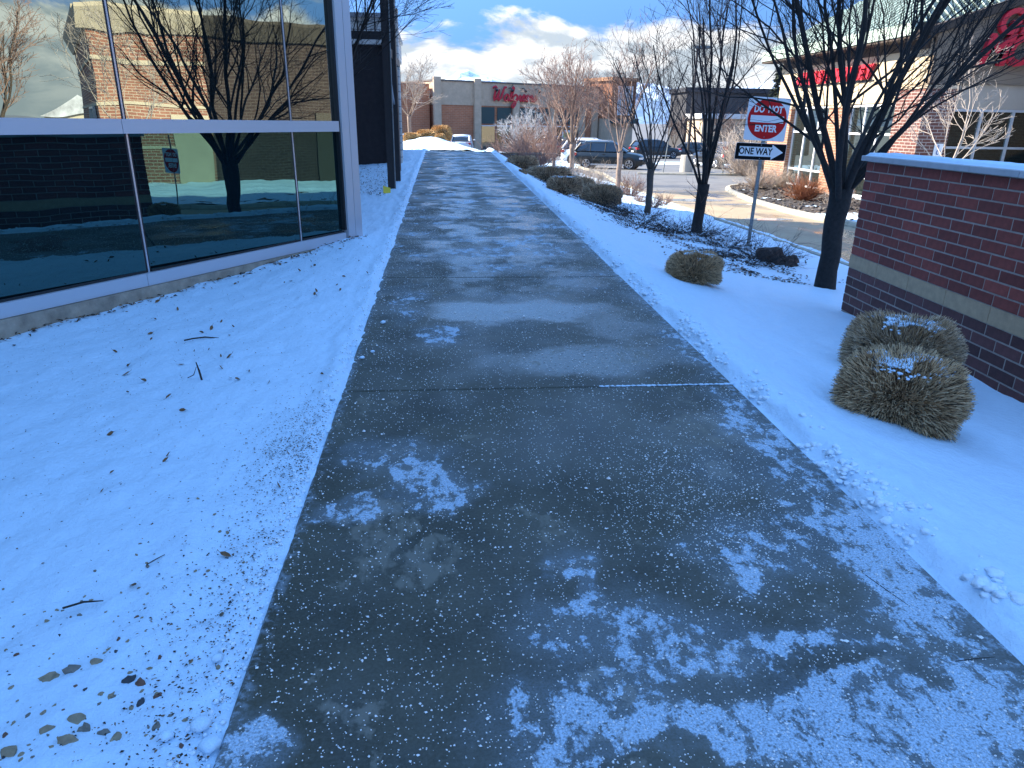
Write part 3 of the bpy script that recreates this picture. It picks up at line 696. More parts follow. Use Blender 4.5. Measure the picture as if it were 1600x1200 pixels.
# ================================================================ FAR STORE (script sign)
st_ = thing('drugstore_building', 'long low store of buff block and brown brick with red script sign', 'building', (-.6, 92., 0), R(27))
zt = 6.05; zb = -2.3
def bb(name, mat, *a, par=st_): mm = MB(); mm.box(*a); return mm.build(name, mat, par)
LW = 24.8
bb('wall', BRK_FAR, .0, LW, .25, 18, zb, 3.4)
bb('upper_wall', STONE, .0, LW, .2, 18, 3.41, zt)
bb('parapet_cap', material('dark_cap', (.12, .115, .11), .8), -.1, LW+.1, .1, 18, zt+.005, zt+.18)
for x in (.1, 5.65, 11.3, 17.2, 22.0, 24.2): bb('column', STONE, x-.47, x+.47, -.15, .19, zb, zt+.42 if x < 8 else zt-.1)
bb('left_wing', BRK_FAR, -14, -.45, 1.0, 18, zb, 3.4); bb('left_wing_parapet', BRK_FAR, -14, -.46, .95, 18, 3.41, zt-.35)
for i, (x0, x1) in enumerate([(6.3, 8.2), (8.6, 10.7), (12.0, 14.3), (14.6, 16.6), (17.9, 19.6), (19.8, 21.4)]):
    o = bb('window', material('teal_awning', (.028, .06, .062), .6), x0, x1, .12, .19, 1.3, 3.25)
    bb('pane', GLASS_SHOP, x0, x1, .10, .16, -1.9, 1.0, par=o); bb('window_head', WHITE, x0, x1, .08, .15, 1.02, 1.12, par=o)
bb('poster', material('green_poster', (.25, .45, .10), .6), 19.0, 20.3, .0, .08, -1.3, .3)
bb('poster_frame', WHITE, 18.8, 20.5, .03, .09, -1.5, .6)
for x in (8.0, 10.3, 12.3, 14.4):
    mm = MB(); mm.tube([(x, .18, 5.55), (x, -.25, 5.6), (x+.05, -.5, 5.35)], .05, 6); mm.tube([(x+.04, -.42, 5.42), (x+.08, -.62, 5.18)], [.08, .2], 8); mm.build('sign_lamp', BLACK, st_)
# script lettering: pen strokes, x-height 1
def arc(cx, cy, rx, ry, a0, a1, n=9): return [(cx+rx*cos(R(a0+(a1-a0)*i/n)), cy+ry*sin(R(a0+(a1-a0)*i/n))) for i in range(n+1)]
def script():
    L = []; sl = .28
    def add(x0, strokes): L.append([[(x0+x+sl*y, y) for x, y in s] for s in strokes])
    add(0., [[(-.35, 1.75), (.0, 1.95), (.22, 1.85), (.18, .5), (.35, .02), (.62, .3), (.85, 1.5), (.85, .35), (1.05, .02), (1.4, .5), (1.5, 1.5), (1.62, 1.9), (1.9, 1.85)]])
    ring = arc(.35, .45, .34, .44, 40, 400, 14)
    add(1.95, [ring, [(.68, .85), (.66, .2), (.85, .0), (1.05, .25)]])
    add(2.85, [[(.05, .2), (.35, 1.0), (.42, 1.75), (.25, 2.0), (.12, 1.6), (.15, .3), (.35, .0), (.6, .25)]])
    add(3.45, [ring, [(.68, .85), (.66, -.5), (.4, -.95), (.1, -.7), (.4, -.2), (.95, .25)]])
    add(4.35, [[(.0, .2), (.25, .85), (.4, .7), (.38, .1), (.55, .0), (.75, .25)]])
    e = [(.0, .25), (.35, .5), (.48, .78), (.3, .92), (.12, .6), (.15, .15), (.4, .0), (.75, .25)]
    add(5.0, [e]); add(5.65, [e])
    add(6.3, [[(.0, .8), (.08, .0), (.1, .5), (.4, .9), (.55, .6), (.52, .1), (.7, .0), (.85, .25)]])
    add(7.1, [[(.0, .2), (.35, .9), (.55, .35), (.3, .0), (.0, .15)]])
    return L
sx = 7.7; k = .84
for strokes in script():
    mm = MB()
    for s_ in strokes:
        P = [Vector((sx+x*k*1.02, -.12, 4.05+y*k)) for x, y in s_]
        Q = [P[0]]
        for a, b in zip(P[:-1], P[1:]): Q += [a.lerp(b, .5), b]
        mm.tube(Q, .135, 6)
    mm.build('script_letter', REDP, st_)
# corner tower
Mt = (24.6, -1.2)
bb('tower', material('orange_brick_far', (.30, .125, .062), .9, var=.1), 24.9, 29.1, -2.6, 3, 2.2, 6.9)
bb('tower_cap', material('tower_cap', (.38, .20, .11), .9), 24.6, 29.4, -2.9, 3.3, 6.905, 7.35)
bb('tower_base', STONE, 25.0, 29.0, -2.5, 3, zb, 2.195)
o = bb('tower_window', material('tower_glass', (.34, .37, .40), .25), 25.9, 28.4, -2.66, -2.6, 2.6, 6.3)
for i in range(4): bb('glazing_bar', WHITE, 25.9+i*.83-.04, 25.9+i*.83+.04, -2.72, -2.665, 2.6, 6.3, par=o)
for i in range(5): bb('glazing_bar', WHITE, 25.95, 28.35, -2.715, -2.667, 2.65+i*.88, 2.72+i*.88, par=o)
bb('canopy', material('teal_awning', (.028, .06, .062), .6), 24.8, 29.2, -3.4, -2.55, 1.55, 2.19)

# far buildings right of the store
def farbox(name, label, x0, x1, y0, y1, z1, mat, roofm=None, extra=None):
    r_ = thing(name, label, 'building', ((x0+x1)/2, y0, road(y0)))
    dx_ = (x1-x0)/2; h = z1-road(y0)
    mm = MB(); mm.box(-dx_, dx_, 0, y1-y0, 0, h); mm.build('wall', mat, r_)
    mm = MB(); mm.box(-dx_-.3, dx_+.3, -.3, y1-y0, h+.01, h+.5); mm.build('roof_edge', roofm or ROOF_FLAT, r_)
    return r_, dx_, h
r_, dx_, h = farbox('dark_retail_block', 'dark flat-roofed shop block behind the sign and bare trees', 27.5, 47, 84, 90, 5.0, material('dark_cladding', (.045, .045, .05), .8, var=.2), material('dark_roof_edge', (.03, .032, .04), .7))
mm = MB(); mm.box(-dx_+.5, dx_-.5, -.2, -.02, 0, 3.3); mm.build('shopfront', material('mixed_shopfront', (.22, .13, .10), .9, var=.5, vscale=.6), r_)
for i in range(6): mm = MB(); mm.box(-dx_+1+i*3.2, -dx_+3+i*3.2, -.3, -.21, .2, 2.4); mm.build('window', GLASS_SHOP, r_)
for i, (c_, w_) in enumerate([((.30, .04, .03), 3), ((.5, .42, .3), 2.2), ((.28, .05, .04), 3)]):
    mm = MB(); mm.box(1+i*2.9, 1+i*2.9+w_*.8, -.42, -.31, 2.5, 3.2); mm.build('awning', material('awning_%d' % i, c_, .8), r_)
r_, dx_, h = farbox('tan_retail_unit', 'small tan shop unit between the store tower and the dark block', 27.5, 33, 78, 83, 2.2, material('tan_wall', (.42, .33, .24), .9), material('white_fascia', (.6, .6, .6), .7))
mm = MB(); mm.box(-2.2, -.6, -.1, -.01, 0, 2.4); mm.box(.8, 2.4, -.1, -.01, 0, 2.4); mm.build('doorway', GLASS_SHOP, r_)
# little houses that only the mirror glass shows
for i, (x, y, w_, d_, c_, lb) in enumerate([(120, 10.0, 9, 8, (.5, .43, .32), 'cream house with a snowy gable roof mirrored far left in the glass'), (130, 26, 8, 8, (.42, .38, .33), 'second pale house with grey gable mirrored in the glass')]):
    r_ = thing('gable_house', lb, 'house', (x, y, -1.3))
    mm = MB(); mm.box(0, d_, -w_/2, w_/2, 0, 3.2); mm.build('wall', material('house_wall_%d' % i, c_, .9), r_)
    mm = MB(); mm.prism([(-w_/2-.5, 3.21), (w_/2+.5, 3.21), (0, 6.)], -.4, d_+.4, M=Matrix(((0, 0, 1, 0), (1, 0, 0, 0), (0, 1, 0, 0), (0, 0, 0, 1)))); mm.build('roof', material('house_roof', (.45, .45, .47), .9, var=.4, vscale=.6), r_)
    for yy in (-w_/4, w_/4): mm = MB(); mm.box(-.05, 0, yy-.6, yy+.6, 1.2, 2.5); mm.build('window', GLASS_SHOP, r_)

# ================================================================ MOUNTAINS
def mtn_material():
    m = bpy.data.materials.new('snowy_mountain'); m.use_nodes = True; t = NT(m.node_tree); p = t.n['Principled BSDF']
    g = t.n.new('ShaderNodeNewGeometry'); x, y, z = t.sep(g.outputs['Position']); n = t.noise(g.outputs['Position'], .012, 8, .7)
    f = t.rng(t.math('ADD', t.math('MULTIPLY', z, .0011), n), .68, .86)
    t.put(p.inputs['Base Color'], t.mix(f, (.12, .20, .32), (.66, .78, .92))); p.inputs['Roughness'].default_value = .9
    return m
def ridge(x):
    a = x/7000
    pk = 300*math.exp(-((a-.035)/.075)**2)+250*math.exp(-((a-.24)/.10)**2)+230*math.exp(-((a-.42)/.09)**2)+200*math.exp(-((a+.28)/.14)**2)
    return 70+pk
def mz(x, y):
    d = (y-6200)/1100; base = ridge(x)*math.exp(-d*d*1.6)
    return -20+base*(1+.30*fbm(x, y, .0022, 6, 3.))+30*fbm(x, y, .008, 4, 8.)*math.exp(-d*d)
heightfield('mountains', [-6000+i*75 for i in range(175)], [4700+i*75 for i in range(34)], mz, mtn_material(), smooth=False)

# ================================================================ CARS
TYRE = material('tyre', (.014, .014, .015), .85); RIM = material('alloy', (.42, .43, .45), .3, .7)
REDL = material('red_lamp', (.45, .01, .015), .25); CLEAR = material('clear_lamp', (.6, .62, .65), .15); TRIM = material('black_trim', (.02, .02, .022), .6)
def car(label, cat, loc, rz, paint, kind='suv', group=None, name='parked_car'):
    # x forward, length about 4.7, local origin on the ground at mid wheelbase
    L, Wd, H, belt, gc = dict(suv=(4.72, .93, 1.70, 1.08, .24), pickup=(5.5, .98, 1.88, 1.20, .32), hatch=(4.3, .89, 1.50, .98, .20), van=(4.9, .96, 1.80, 1.12, .22))[kind]
    r_ = thing(name, label, cat, loc, rz, group); hb = L/2
    def loft(st, mat, nm, par, smooth=False):
        V = []; 
        for x, pr in st: V += [(x, y, z) for y, z in pr]
        n = len(st[0][1]); F = []
        for i in range(len(st)-1):
            for j in range(n-1): F.append((i*n+j, (i+1)*n+j, (i+1)*n+j+1, i*n+j+1))
        F.append(tuple(range(n))); F.append(tuple(range((len(st)-1)*n, len(st)*n))[::-1])
        mm = MB(); mm.add(V, F); return mm.build(nm, mat, par, smooth)
    hood = belt-.10
    def sec(w_, z0, z1, r=.06): return [(-w_+.05, z0), (-w_, z0+.12), (-w_-.0, (z0+z1)/2), (-w_+.04, z1-r), (-w_+.14, z1), (0, z1+.03), (w_-.14, z1), (w_-.04, z1-r), (w_, (z0+z1)/2), (w_, z0+.12), (w_-.05, z0)]
    stn = [(-hb, sec(Wd*.86, gc+.18, belt-.16)), (-hb+.10, sec(Wd*.95, gc+.04, belt-.04)), (-hb+.5, sec(Wd, gc, belt)), (hb-1.55, sec(Wd, gc, belt)), (hb-1.2, sec(Wd, gc, hood+.06)), (hb-.45, sec(Wd*.97, gc, hood-.04)), (hb-.12, sec(Wd*.90, gc+.04, hood-.18)), (hb, sec(Wd*.80, gc+.16, hood-.32))]
    loft(stn, paint, 'body', r_, True)
    if kind == 'pickup': c0, c1, c2, c3 = -.75, -.62, .75, 1.40
    elif kind == 'hatch': c0, c1, c2, c3 = -hb+.12, -hb+.65, .15, 1.0
    else: c0, c1, c2, c3 = -hb+.12, -hb+.55, .35, 1.18
    def cs(w_, z): return [(-w_, belt-.02), (-w_*.995, belt+.03), (-w_*.86, z-.05), (-w_*.76, z), (0, z+.03), (w_*.76, z), (w_*.86, z-.05), (w_*.995, belt+.03), (w_, belt-.02)]
    loft([(c0, cs(Wd*.88, belt+.04)), (c1, cs(Wd*.93, H-.10)), (c1+.5, cs(Wd*.94, H-.03)), (c2-.3, cs(Wd*.94, H-.03)), (c2, cs(Wd*.93, H-.08)), (c3, cs(Wd*.88, belt+.03))], GLASS_CAR, 'windows', r_)
    def rs(w_, z): return [(-w_*.87, z-.10), (-w_*.78, z-.005), (0, z+.035), (w_*.78, z-.005), (w_*.87, z-.10), (0, z-.11)]
    loft([(c1-.12, rs(Wd*.90, H-.10)), (c1+.3, rs(Wd*.945, H-.01)), (c2-.3, rs(Wd*.945, H-.01)), (c2+.05, rs(Wd*.92, H-.07))], paint, 'roof', r_, True)
    for s in (-1, 1):
        for xp, dxp in ((c1+.62, 0), (c2-.55, .02)):
            if kind == 'pickup' and xp < -.2: continue
            q = MB(); q.tube([(xp, s*Wd*.925, belt), (xp+dxp, s*Wd*.825, H-.06)], .035, 5); q.build('pillar', TRIM if kind == 'suv' else paint, r_)
        q = MB(); q.tube([(c3+.02, s*Wd*.90, belt), (c2+.02, s*Wd*.80, H-.07)], .04, 5); q.build('pillar', paint, r_)
        q = MB(); q.tube([(c0-.02, s*Wd*.89, belt+.02), (c1-.04, s*Wd*.80, H-.10)], .075, 5); q.build('pillar', paint, r_)
        q = MB(); q.box(-hb+.75, hb-.9, s*Wd*.90-.03, s*Wd*1.0+.012*s, gc-.01, gc+.09) if s > 0 else q.box(-hb+.75, hb-.9, s*Wd-.012, s*Wd*.9+.03, gc-.01, gc+.09); q.build('sill_trim', ALU if kind == 'suv' else TRIM, r_)
        q = MB(); q.blob((c3-.15, s*(Wd+.12), belt+.06), (.09, .11, .07), sub=1, amp=0); q.build('door_mirror', paint, r_)
        q = MB(); q.box(-hb+.01, -hb+.24, min(s*Wd*.50, s*Wd*.985), max(s*Wd*.50, s*Wd*.985), belt-.26, belt-.09); q.build('tail_lamp', REDL, r_)
        q = MB(); q.box(hb-.30, hb-.06, min(s*Wd*.45, s*Wd*.93), max(s*Wd*.45, s*Wd*.93), hood-.32, hood-.20); q.build('headlight', CLEAR, r_)
        q = MB()
        for xx in (-.35, .75): q.box(xx, xx+.16, s*Wd-.01, s*Wd+.02, belt-.16, belt-.13) if s > 0 else q.box(xx, xx+.16, s*Wd-.02, s*Wd+.01, belt-.16, belt-.13)
        q.build('door_handle', TRIM, r_)
        for wx in (-hb+.93, hb-.92):
            wr = .35 if kind != 'pickup' else .41
            q = MB(); q.tube([(wx, s*(Wd-.25), wr+.02), (wx, s*(Wd+.004), wr+.02)], wr+.075, 20); q.build('wheel_arch', TRIM, r_)
            q = MB(); q.tube([(wx, s*(Wd-.22), wr), (wx, s*(Wd-.0), wr), (wx, s*(Wd+.018), wr)], [wr, wr, wr-.04], 20); t_ = q.build('wheel', TYRE, r_)
            q = MB(); q.tube([(wx, s*(Wd-.05), wr), (wx, s*(Wd+.02), wr)], [wr*.66, wr*.68], 18); q.build('wheel_well', TRIM, t_)
            q = MB()
            for a in range(5):
                an_ = a*2*pi/5+.3
                q.tube([(wx+.05*cos(an_), s*(Wd+.03), wr+.05*sin(an_)), (wx+wr*.66*cos(an_-.12), s*(Wd+.03), wr+wr*.66*sin(an_-.12))], .03, 4)
                q.tube([(wx+.05*cos(an_), s*(Wd+.03), wr+.05*sin(an_)), (wx+wr*.66*cos(an_+.2), s*(Wd+.03), wr+wr*.66*sin(an_+.2))], .022, 4)
            q.tube([(wx+wr*.68*cos(i*pi/9), s*(Wd+.028), wr+wr*.68*sin(i*pi/9)) for i in range(19)], .018, 4, cap=False)
            q.build('rim', RIM, t_)
    q = MB(); q.box(-hb-.02, -hb+.02, -.26, .26, .58, .70); q.build('number_plate', WHITE, r_)
    q = MB(); q.box(hb-.05, hb+.03, -.55, .55, gc+.22, hood-.36); q.build('grille', TRIM, r_)
    if kind in ('suv', 'van'):
        for s in (-1, 1): q = MB(); q.tube([(c1+.2, s*Wd*.72, H+.0), (c1+.3, s*Wd*.72, H+.06), (c2-.5, s*Wd*.72, H+.06), (c2-.35, s*Wd*.72, H+.0)], .018, 5); q.build('roof_rail', ALU, r_)
    return r_
def paint(name, c, metal=.4): return material(name, c, .30, metal*.4, coat=.35)
CY = lambda y: road(y)+.004
car('dark teal SUV crossing the lot nearest the planting strip', 'car', (11.15, 48.9, CY(48.9)), R(-24), paint('dark_teal_paint', (.010, .016, .020)), name='moving_suv')
car('white SUV just behind the dark teal SUV', 'car', (11.3, 54.5, CY(54.5)), R(-22), paint('white_paint_car', (.62, .64, .66), 0.), 'van')
car('dark blue pickup parked left of the pink-twigged tree', 'pickup truck', (11.2, 76., CY(76)), R(60), paint('navy_paint', (.02, .03, .05)), 'pickup')
car('black SUV parked half behind the white SUV', 'car', (13.0, 73., CY(73)), R(60), paint('black_paint', (.015, .016, .018)), 'suv')
car('white hatchback seen from behind near the snow bank', 'car', (1.75, 66., CY(66)+.45), R(84), paint('white_paint_car', (.62, .64, .66), 0.), 'hatch')
car('small white car behind the yellow clipped bushes', 'car', (-2.7, 74., CY(74)+.5), R(80), paint('white_paint_car', (.62, .64, .66), 0.), 'hatch')
car('black SUV parked beneath the store tower', 'car', (20.3, 70., CY(70)), R(10), paint('black_paint', (.015, .016, .018)), 'suv')
car('dark grey sedan-like car right of the black SUV', 'car', (25.3, 72., CY(72)), R(-5), paint('grey_paint', (.05, .052, .055)), 'hatch')
car('pale silver van parked beyond the drive lane left of the shop', 'van', (23.4, 50.5, CY(50.5)), R(4), paint('silver_paint_car', (.34, .35, .37), .2), 'van')
car('dark SUV behind the concrete lamp base', 'car', (19.5, 51.5, CY(51.5)), R(100), paint('black_paint', (.015, .016, .018)), 'suv')

# ================================================================ SIGN, LAMP
sg = thing('traffic_sign', 'red and white DO NOT ENTER and black ONE WAY sign on a grey post', 'sign', (5.92, 13.49, -.59))
pr = R(-12)     # turned a little towards the lane
mm = MB(); up_ = Vector((.02, 0, 1)); 
mm.box(-.03, .03, -.014, .014, -.3, 2.62, M=Matrix.Rotation(R(1.0), 4, 'Y')); pole = mm.build('post', GALV, sg)
h_ = MB()
for i in range(44): h_.tube([(.0017*(i), -.0145, .03+i*.06), (.0017*i, -.0165, .03+i*.06)], .006, 5)
h_.build('post_hole', BLACK, pole, kind='stuff')
def rrect(w_, h2, r_, n=4):
    P = []
    for cx, cy, a0 in ((w_-r_, h2-r_, 0), (-w_+r_, h2-r_, 90), (-w_+r_, -h2+r_, 180), (w_-r_, -h2+r_, 270)):
        P += [(cx+r_*cos(R(a0+90*i/n)), cy+r_*sin(R(a0+90*i/n))) for i in range(n+1)]
    return P
MF = Matrix(((1, 0, 0, 0), (0, 0, 1, 0), (0, 1, 0, 0), (0, 0, 0, 1)))   # x right, y up on the plate; thickness towards -Y
def plate(pts, d0, d1, mat, nm, par): mm = MB(); mm.prism(pts, d0, d1, M=Matrix(((1, 0, 0, 0), (0, 0, -1, 0), (0, 1, 0, 0), (0, 0, 0, 1)))); return mm.build(nm, mat, par)
def flat_text(s_, size, par, x, z, d, mat, bold=.004, sx_=1.):
    me = text_mesh(s_, size, .0008, bold, mat=mat); o = link('lettering', me, par)
    o.matrix_local = Matrix.Translation((x, -d, z)) @ Matrix(((sx_, 0, 0, 0), (0, 0, -1, 0), (0, 1, 0, 0), (0, 0, 0, 1))); return o
# do not enter: 0.76 m plate
dn = plate(rrect(.375, .375, .035), .020, .023, SIGNW, 'do_not_enter_plate', sg)
plate([(.350*cos(R(i*7.5)), .350*sin(R(i*7.5))) for i in range(48)], .0245, .0255, SIGNR, 'red_disc', dn)
plate([(-.30, -.06), (.30, -.06), (.30, .06), (-.30, .06)], .027, .028, SIGNW, 'white_bar', dn)
flat_text('DO  NOT', .165, dn, 0, .165, .0285, SIGNW, .006, .72); flat_text('ENTER', .165, dn, 0, -.165, .0285, SIGNW, .006, .80)
for zz in (.31, -.31): q = MB(); q.tube([(0, -.026, zz), (0, -.033, zz)], .011, 6); q.build('bolt', GALV, dn)
dn.location = (.045, -.0, 2.34); dn.rotation_euler = (R(-1), R(2.4), R(-10))
ow_ = plate(rrect(.455, .150, .022), .020, .023, SIGNW, 'one_way_plate', sg)
plate(rrect(.450, .145, .020), .0245, .0255, SIGNK, 'black_field', ow_)
plate([(-.385, -.085), (.20, -.085), (.20, -.135), (.405, .0), (.20, .135), (.20, .085), (-.385, .085)], .027, .028, SIGNW, 'white_arrow', ow_)
flat_text('ONE WAY', .165, ow_, -.09, -.0, .0285, SIGNK, .004, .78)
for zz in (.118, -.118): q = MB(); q.tube([(0, -.026, zz), (0, -.033, zz)], .010, 6); q.build('bolt', GALV, ow_)
ow_.location = (.0, 0, 1.77); ow_.rotation_euler = (0, R(1.5), R(-14))

s2 = thing('traffic_sign', 'low DO NOT ENTER sign mirrored beside the brick wall in the lower pane', 'sign', (10.95, 8.9, -.7))
mm = MB(); mm.box(-.03, .03, -.014, .014, -.3, 1.9); mm.build('post', GALV, s2)
d2 = dn.copy(); COL.objects.link(d2); d2.parent = s2; d2.location = (-.0, 0, 1.25); d2.rotation_euler = (0, 0, R(-28)); d2.scale = (.8, .8, .8)
for ch in list(dn.children): c_ = ch.copy(); COL.objects.link(c_); c_.parent = d2
lp = thing('lot_lamp_post', 'tall lamp post on a round concrete base in the parking lot', 'lamp post', (15.25, 45.4, CY(45.4)))
mm = MB(); mm.tube([(0, 0, -.1), (0, 0, 1.0)], .40, 20); mm.build('concrete_base', material('lamp_base', (.44, .41, .35), .9, var=.1), lp)
mm = MB(); mm.tube([(0, 0, 1.0), (.0, 0, 7.1)], [.09, .07], 8); mm.build('pole', DSTEEL, lp)
mm = MB(); mm.box(-.25, .75, -.18, .18, 7.05, 7.2); mm.build('lamp_head', GALV, lp)
sp_ = thing('lot_sign_post', 'thin leaning post with small red sign beside the lot entrance', 'sign', (16.9, 43.5, CY(43.5)))
mm = MB(); mm.box(-.03, .03, -.03, .03, -.1, 1.9); mm.build('post', GALV, sp_)
mm = MB(); mm.box(-.16, .16, -.05, -.035, 1.35, 1.85); o = mm.build('plate', SIGNW, sp_); mm = MB(); mm.box(-.15, .15, -.06, -.052, 1.36, 1.58); mm.build('red_field', SIGNR, o)
gp = thing('guard_pole', 'slim grey pole standing at the corner of the planting strip', 'pole', (13.1, 43.2, CY(43.2)))
mm = MB(); mm.tube([(0, 0, 0), (.25, 0, 2.6)], .03, 6); mm.build('pole', GALV, gp)

# ================================================================ TREES
def tree(label, x, y, z, H, r0, split, nlimb, spread, bark, twig, seed, levels=4, lean=(0, 0), name='bare_tree', group=None, upward=.55, dens=1., curve=.0, twr=.0028, bare_low=0):
    rd = random.Random(seed); T = thing(name, label, 'tree', (x, y, z), 0, group)
    tk = MB(); cr = MB()
    def limb(p, d, L, r, lv, mb):
        n = 5 if lv == 0 else (6 if lv == 1 else (4 if lv == 2 else 3)); pts = [p.copy()]; rr = [r]; dirs = [d.copy()]
        wob = (.05, .10, .16, .22, .25)[min(lv, 4)]
        for i in range(n):
            up_ = Vector((0, 0, upward*(.20 if lv else .05)))
            d = (d+up_+Vector((rd.gauss(0, wob), rd.gauss(0, wob), rd.gauss(0, wob*.6)))).normalized()
            p = p+d*(L/n); pts.append(p.copy()); dirs.append(d.copy())
            rr.append(max(twr*.7, r*(1-(i+1)/n*(.62 if lv < 3 else .7))))
        mb.tube(pts, rr, (9, 7, 5, 3, 3)[min(lv, 4)], cap=False)
        return pts, rr, dirs
    def grow(p, d, L, r, lv):
        mb = tk if lv <= 1 else cr
        pts, rr, dirs = limb(p, d, L, r, lv, mb)
        if lv >= levels: return
        k = int((0, 8, 8, 6, 4)[lv]*dens+rd.random())
        for j in range(k):
            f = rd.uniform(.18, .98) if lv > 1 else rd.uniform(.22, .98)
            i = min(int(f*(len(pts)-1)), len(pts)-2); fr = f*(len(pts)-1)-i
            q = pts[i].lerp(pts[i+1], fr); dd = dirs[i]; rq = rr[i]+(rr[i+1]-rr[i])*fr
            a = rd.uniform(0, 2*pi); perp = Vector((cos(a), sin(a), rd.uniform(-.2, .3))); perp = (perp-dd*perp.dot(dd))
            if perp.length < .1: continue
            perp.normalize(); sp_a = rd.uniform(.38, .85)
            nd = (dd*cos(sp_a)+perp*sin(sp_a)).normalized()
            grow(q, nd, L*rd.uniform(.38, .62)*(1.15-.5*f), max(twr, rq*rd.uniform(.42, .62)), lv+1)
    # trunk with a flared foot
    n = 7; pts = []; rr = []
    for i in range(n+1):
        f = i/n; pts.append(Vector((lean[0]*f*split+rd.gauss(0, .012)*(0 < i < n), lean[1]*f*split+rd.gauss(0, .012)*(0 < i < n), -.12+(split+.12)*f))); rr.append(r0*(1.28-.30*min(1, f*5) - .06*f if f < .6 else .92+.16*(f-.6)/.4))
    tk.tube(pts, rr, 12)
    top = pts[-1]
    for k in range(nlimb):
        a = 2*pi*k/nlimb+rd.uniform(-.35, .35); inner = (k % 3 == 0)
        s_ = spread*(rd.uniform(.15, .5) if inner else rd.uniform(.75, 1.15))
        d = Vector((cos(a)*sin(s_), sin(a)*sin(s_), cos(s_)))
        st = top-Vector((0, 0, rd.uniform(0.0, .42)*split*.35))+Vector((cos(a), sin(a), 0))*r0*.35
        grow(st, d, (H-split)*rd.uniform(.72, 1.0)*(1.0 if inner else .92), r0*rd.uniform(.17, .37), 1)
    for k in range(bare_low):
        a = rd.uniform(0, 2*pi); zz = rd.uniform(.55, .95)*split
        grow(Vector((0, 0, zz)), Vector((cos(a)*.8, sin(a)*.8, .5)).normalized(), rd.uniform(.25, .6), .010, 3)
    tk.build('trunk', bark, T, True); cr.build('crown', twig, T)
    return T
TW_R = material('red_brown_twigs', (.11, .062, .045), .9)
tree('big dark bare tree with vase of limbs just beyond the brick wall', 5.25, 9.27, -.52, 5.9, .135, 1.40, 15, .70, BARK_D, BARK_D, 14, dens=.85, upward=.42, twr=.0022)
tree('dark slender bare tree left of the DO NOT ENTER sign', 5.3, 14.77, -.56, 5.3, .115, 1.05, 10, .42, BARK_D, TW_R, 23, dens=.66, upward=.6, bare_low=5, lean=(.06, 0))
tree('thin dark bare tree in front of the teal SUV bonnet', 5.25, 18.34, -.58, 4.7, .085, 1.15, 9, .50, material('grey_dark_bark', (.07, .055, .045), .9, var=.3), TW_R, 31, dens=.66, upward=.6)
tree('sunlit pinkish bare tree standing before the rear door of the teal SUV', 6.12, 25.4, -.77, 5.2, .095, 1.5, 7, .42, material('sunlit_bark', (.27, .20, .16), .9, var=.3, vscale=12), TWIG_P, 45, dens=.7, upward=.6, twr=.004)
tree('dense pink-twigged bare tree left of the teal SUV', 5.35, 30.6, -.62, 5.4, .11, 1.45, 14, .62, material('sunlit_bark', (.27, .20, .16), .9), TWIG_P, 52, dens=.75, upward=.5, twr=.005)
tree('second pink-twigged bare tree directly behind the dense one', 5.2, 34.6, -.75, 5.2, .09, 1.5, 8, .5, material('sunlit_bark', (.27, .20, .16), .9), TWIG_P, 53, dens=.55, upward=.5, twr=.005)
tree('low frosty grey-white bare tree under the script sign', 4.9, 46.0, -1.1, 3.6, .09, .9, 11, .95, material('frosty_bark', (.40, .38, .36), .9), material('frosty_twigs', (.46, .45, .44), .9), 61, dens=.8, upward=.25, twr=.007)
tree('bare tree at the left edge of the far road by the white pilaster', -1.75, 41.0, -.4, 5.3, .10, 2.3, 9, .85, material('sunlit_bark', (.27, .20, .16), .9), material('pale_far_twigs', (.34, .29, .25), .9), 63, dens=.75, upward=.25, twr=.006)
tree('dark bare tree growing out past the steel posts, trunk hidden by the glass corner', -2.05, 13.2, .2, 5.6, .08, 1.0, 9, .70, BARK_D, BARK_D, 71, dens=.9, upward=.35)
tree('sunlit white-barked tree behind the right end of the brick wall', 13.3, 18.5, -.62, 4.1, .07, 1.35, 7, 1.05, TWIG_L, TWIG_L, 81, dens=.55, upward=.30, twr=.005)
tree('pale bare tree seen only mirrored in the left window pane', 13.4, 8.2, -.65, 5.2, .08, 1.5, 7, .65, TWIG_L, TWIG_L, 83, dens=.6, upward=.45, twr=.006)
tree('hazy bare tree mirrored at the far left edge of the glass', 24, 4.5, -1.0, 7.2, .16, 2.0, 10, .55, BARK_M, TWIG_P, 87, dens=.8, upward=.5, twr=.008)
# far row of trees behind the lot, one object each
for i, (x, y, h_, lb) in enumerate([(28.5, 74, 4.2, 'small bare brown tree before the tan shop unit'), (33.5, 79, 5.0, 'bare brown tree before the dark shop block'), (39, 77, 4.6, 'bare brown tree to the right before the dark shop block'), (24, 76, 4.0, 'bare brown tree at the foot of the store tower')]):
    tree(lb, x, y, road(y), h_, .1, 1.2, 8, .6, BARK_M, material('brown_far_twigs', (.15, .10, .08), .9), 90+i, levels=3, dens=1.0, upward=.4, twr=.012)
# evergreen showing behind the green roof corner
eg = thing('evergreen_tree', 'dark green conifer behind the left corner of the shop roof', 'tree', (22.6, 50., -1.3))
mm = MB(); mm.tube([(0, 0, 0), (0, 0, 6.3)], [.18, .04], 6); mm.build('trunk', BARK_M, eg)
mm = MB(); rd = random.Random(4)
for i in range(900):
    zz = rd.uniform(.8, 6.6); rr_ = (6.9-zz)*.27*rd.uniform(.3, 1); a = rd.uniform(0, 2*pi); c = Vector((rr_*cos(a), rr_*sin(a), zz))
    d1 = Vector((cos(a), sin(a), -.25))*.32; d2 = Vector((-sin(a), cos(a), .1))*.12
    mm.add([c-d2, c+d1, c+d2, c-d1*.3+Vector((0, 0, .08))], [(0, 1, 2, 3)])
mm.build('crown', material('conifer_green', (.035, .05, .028), .8, var=.4, vscale=1.5), eg)

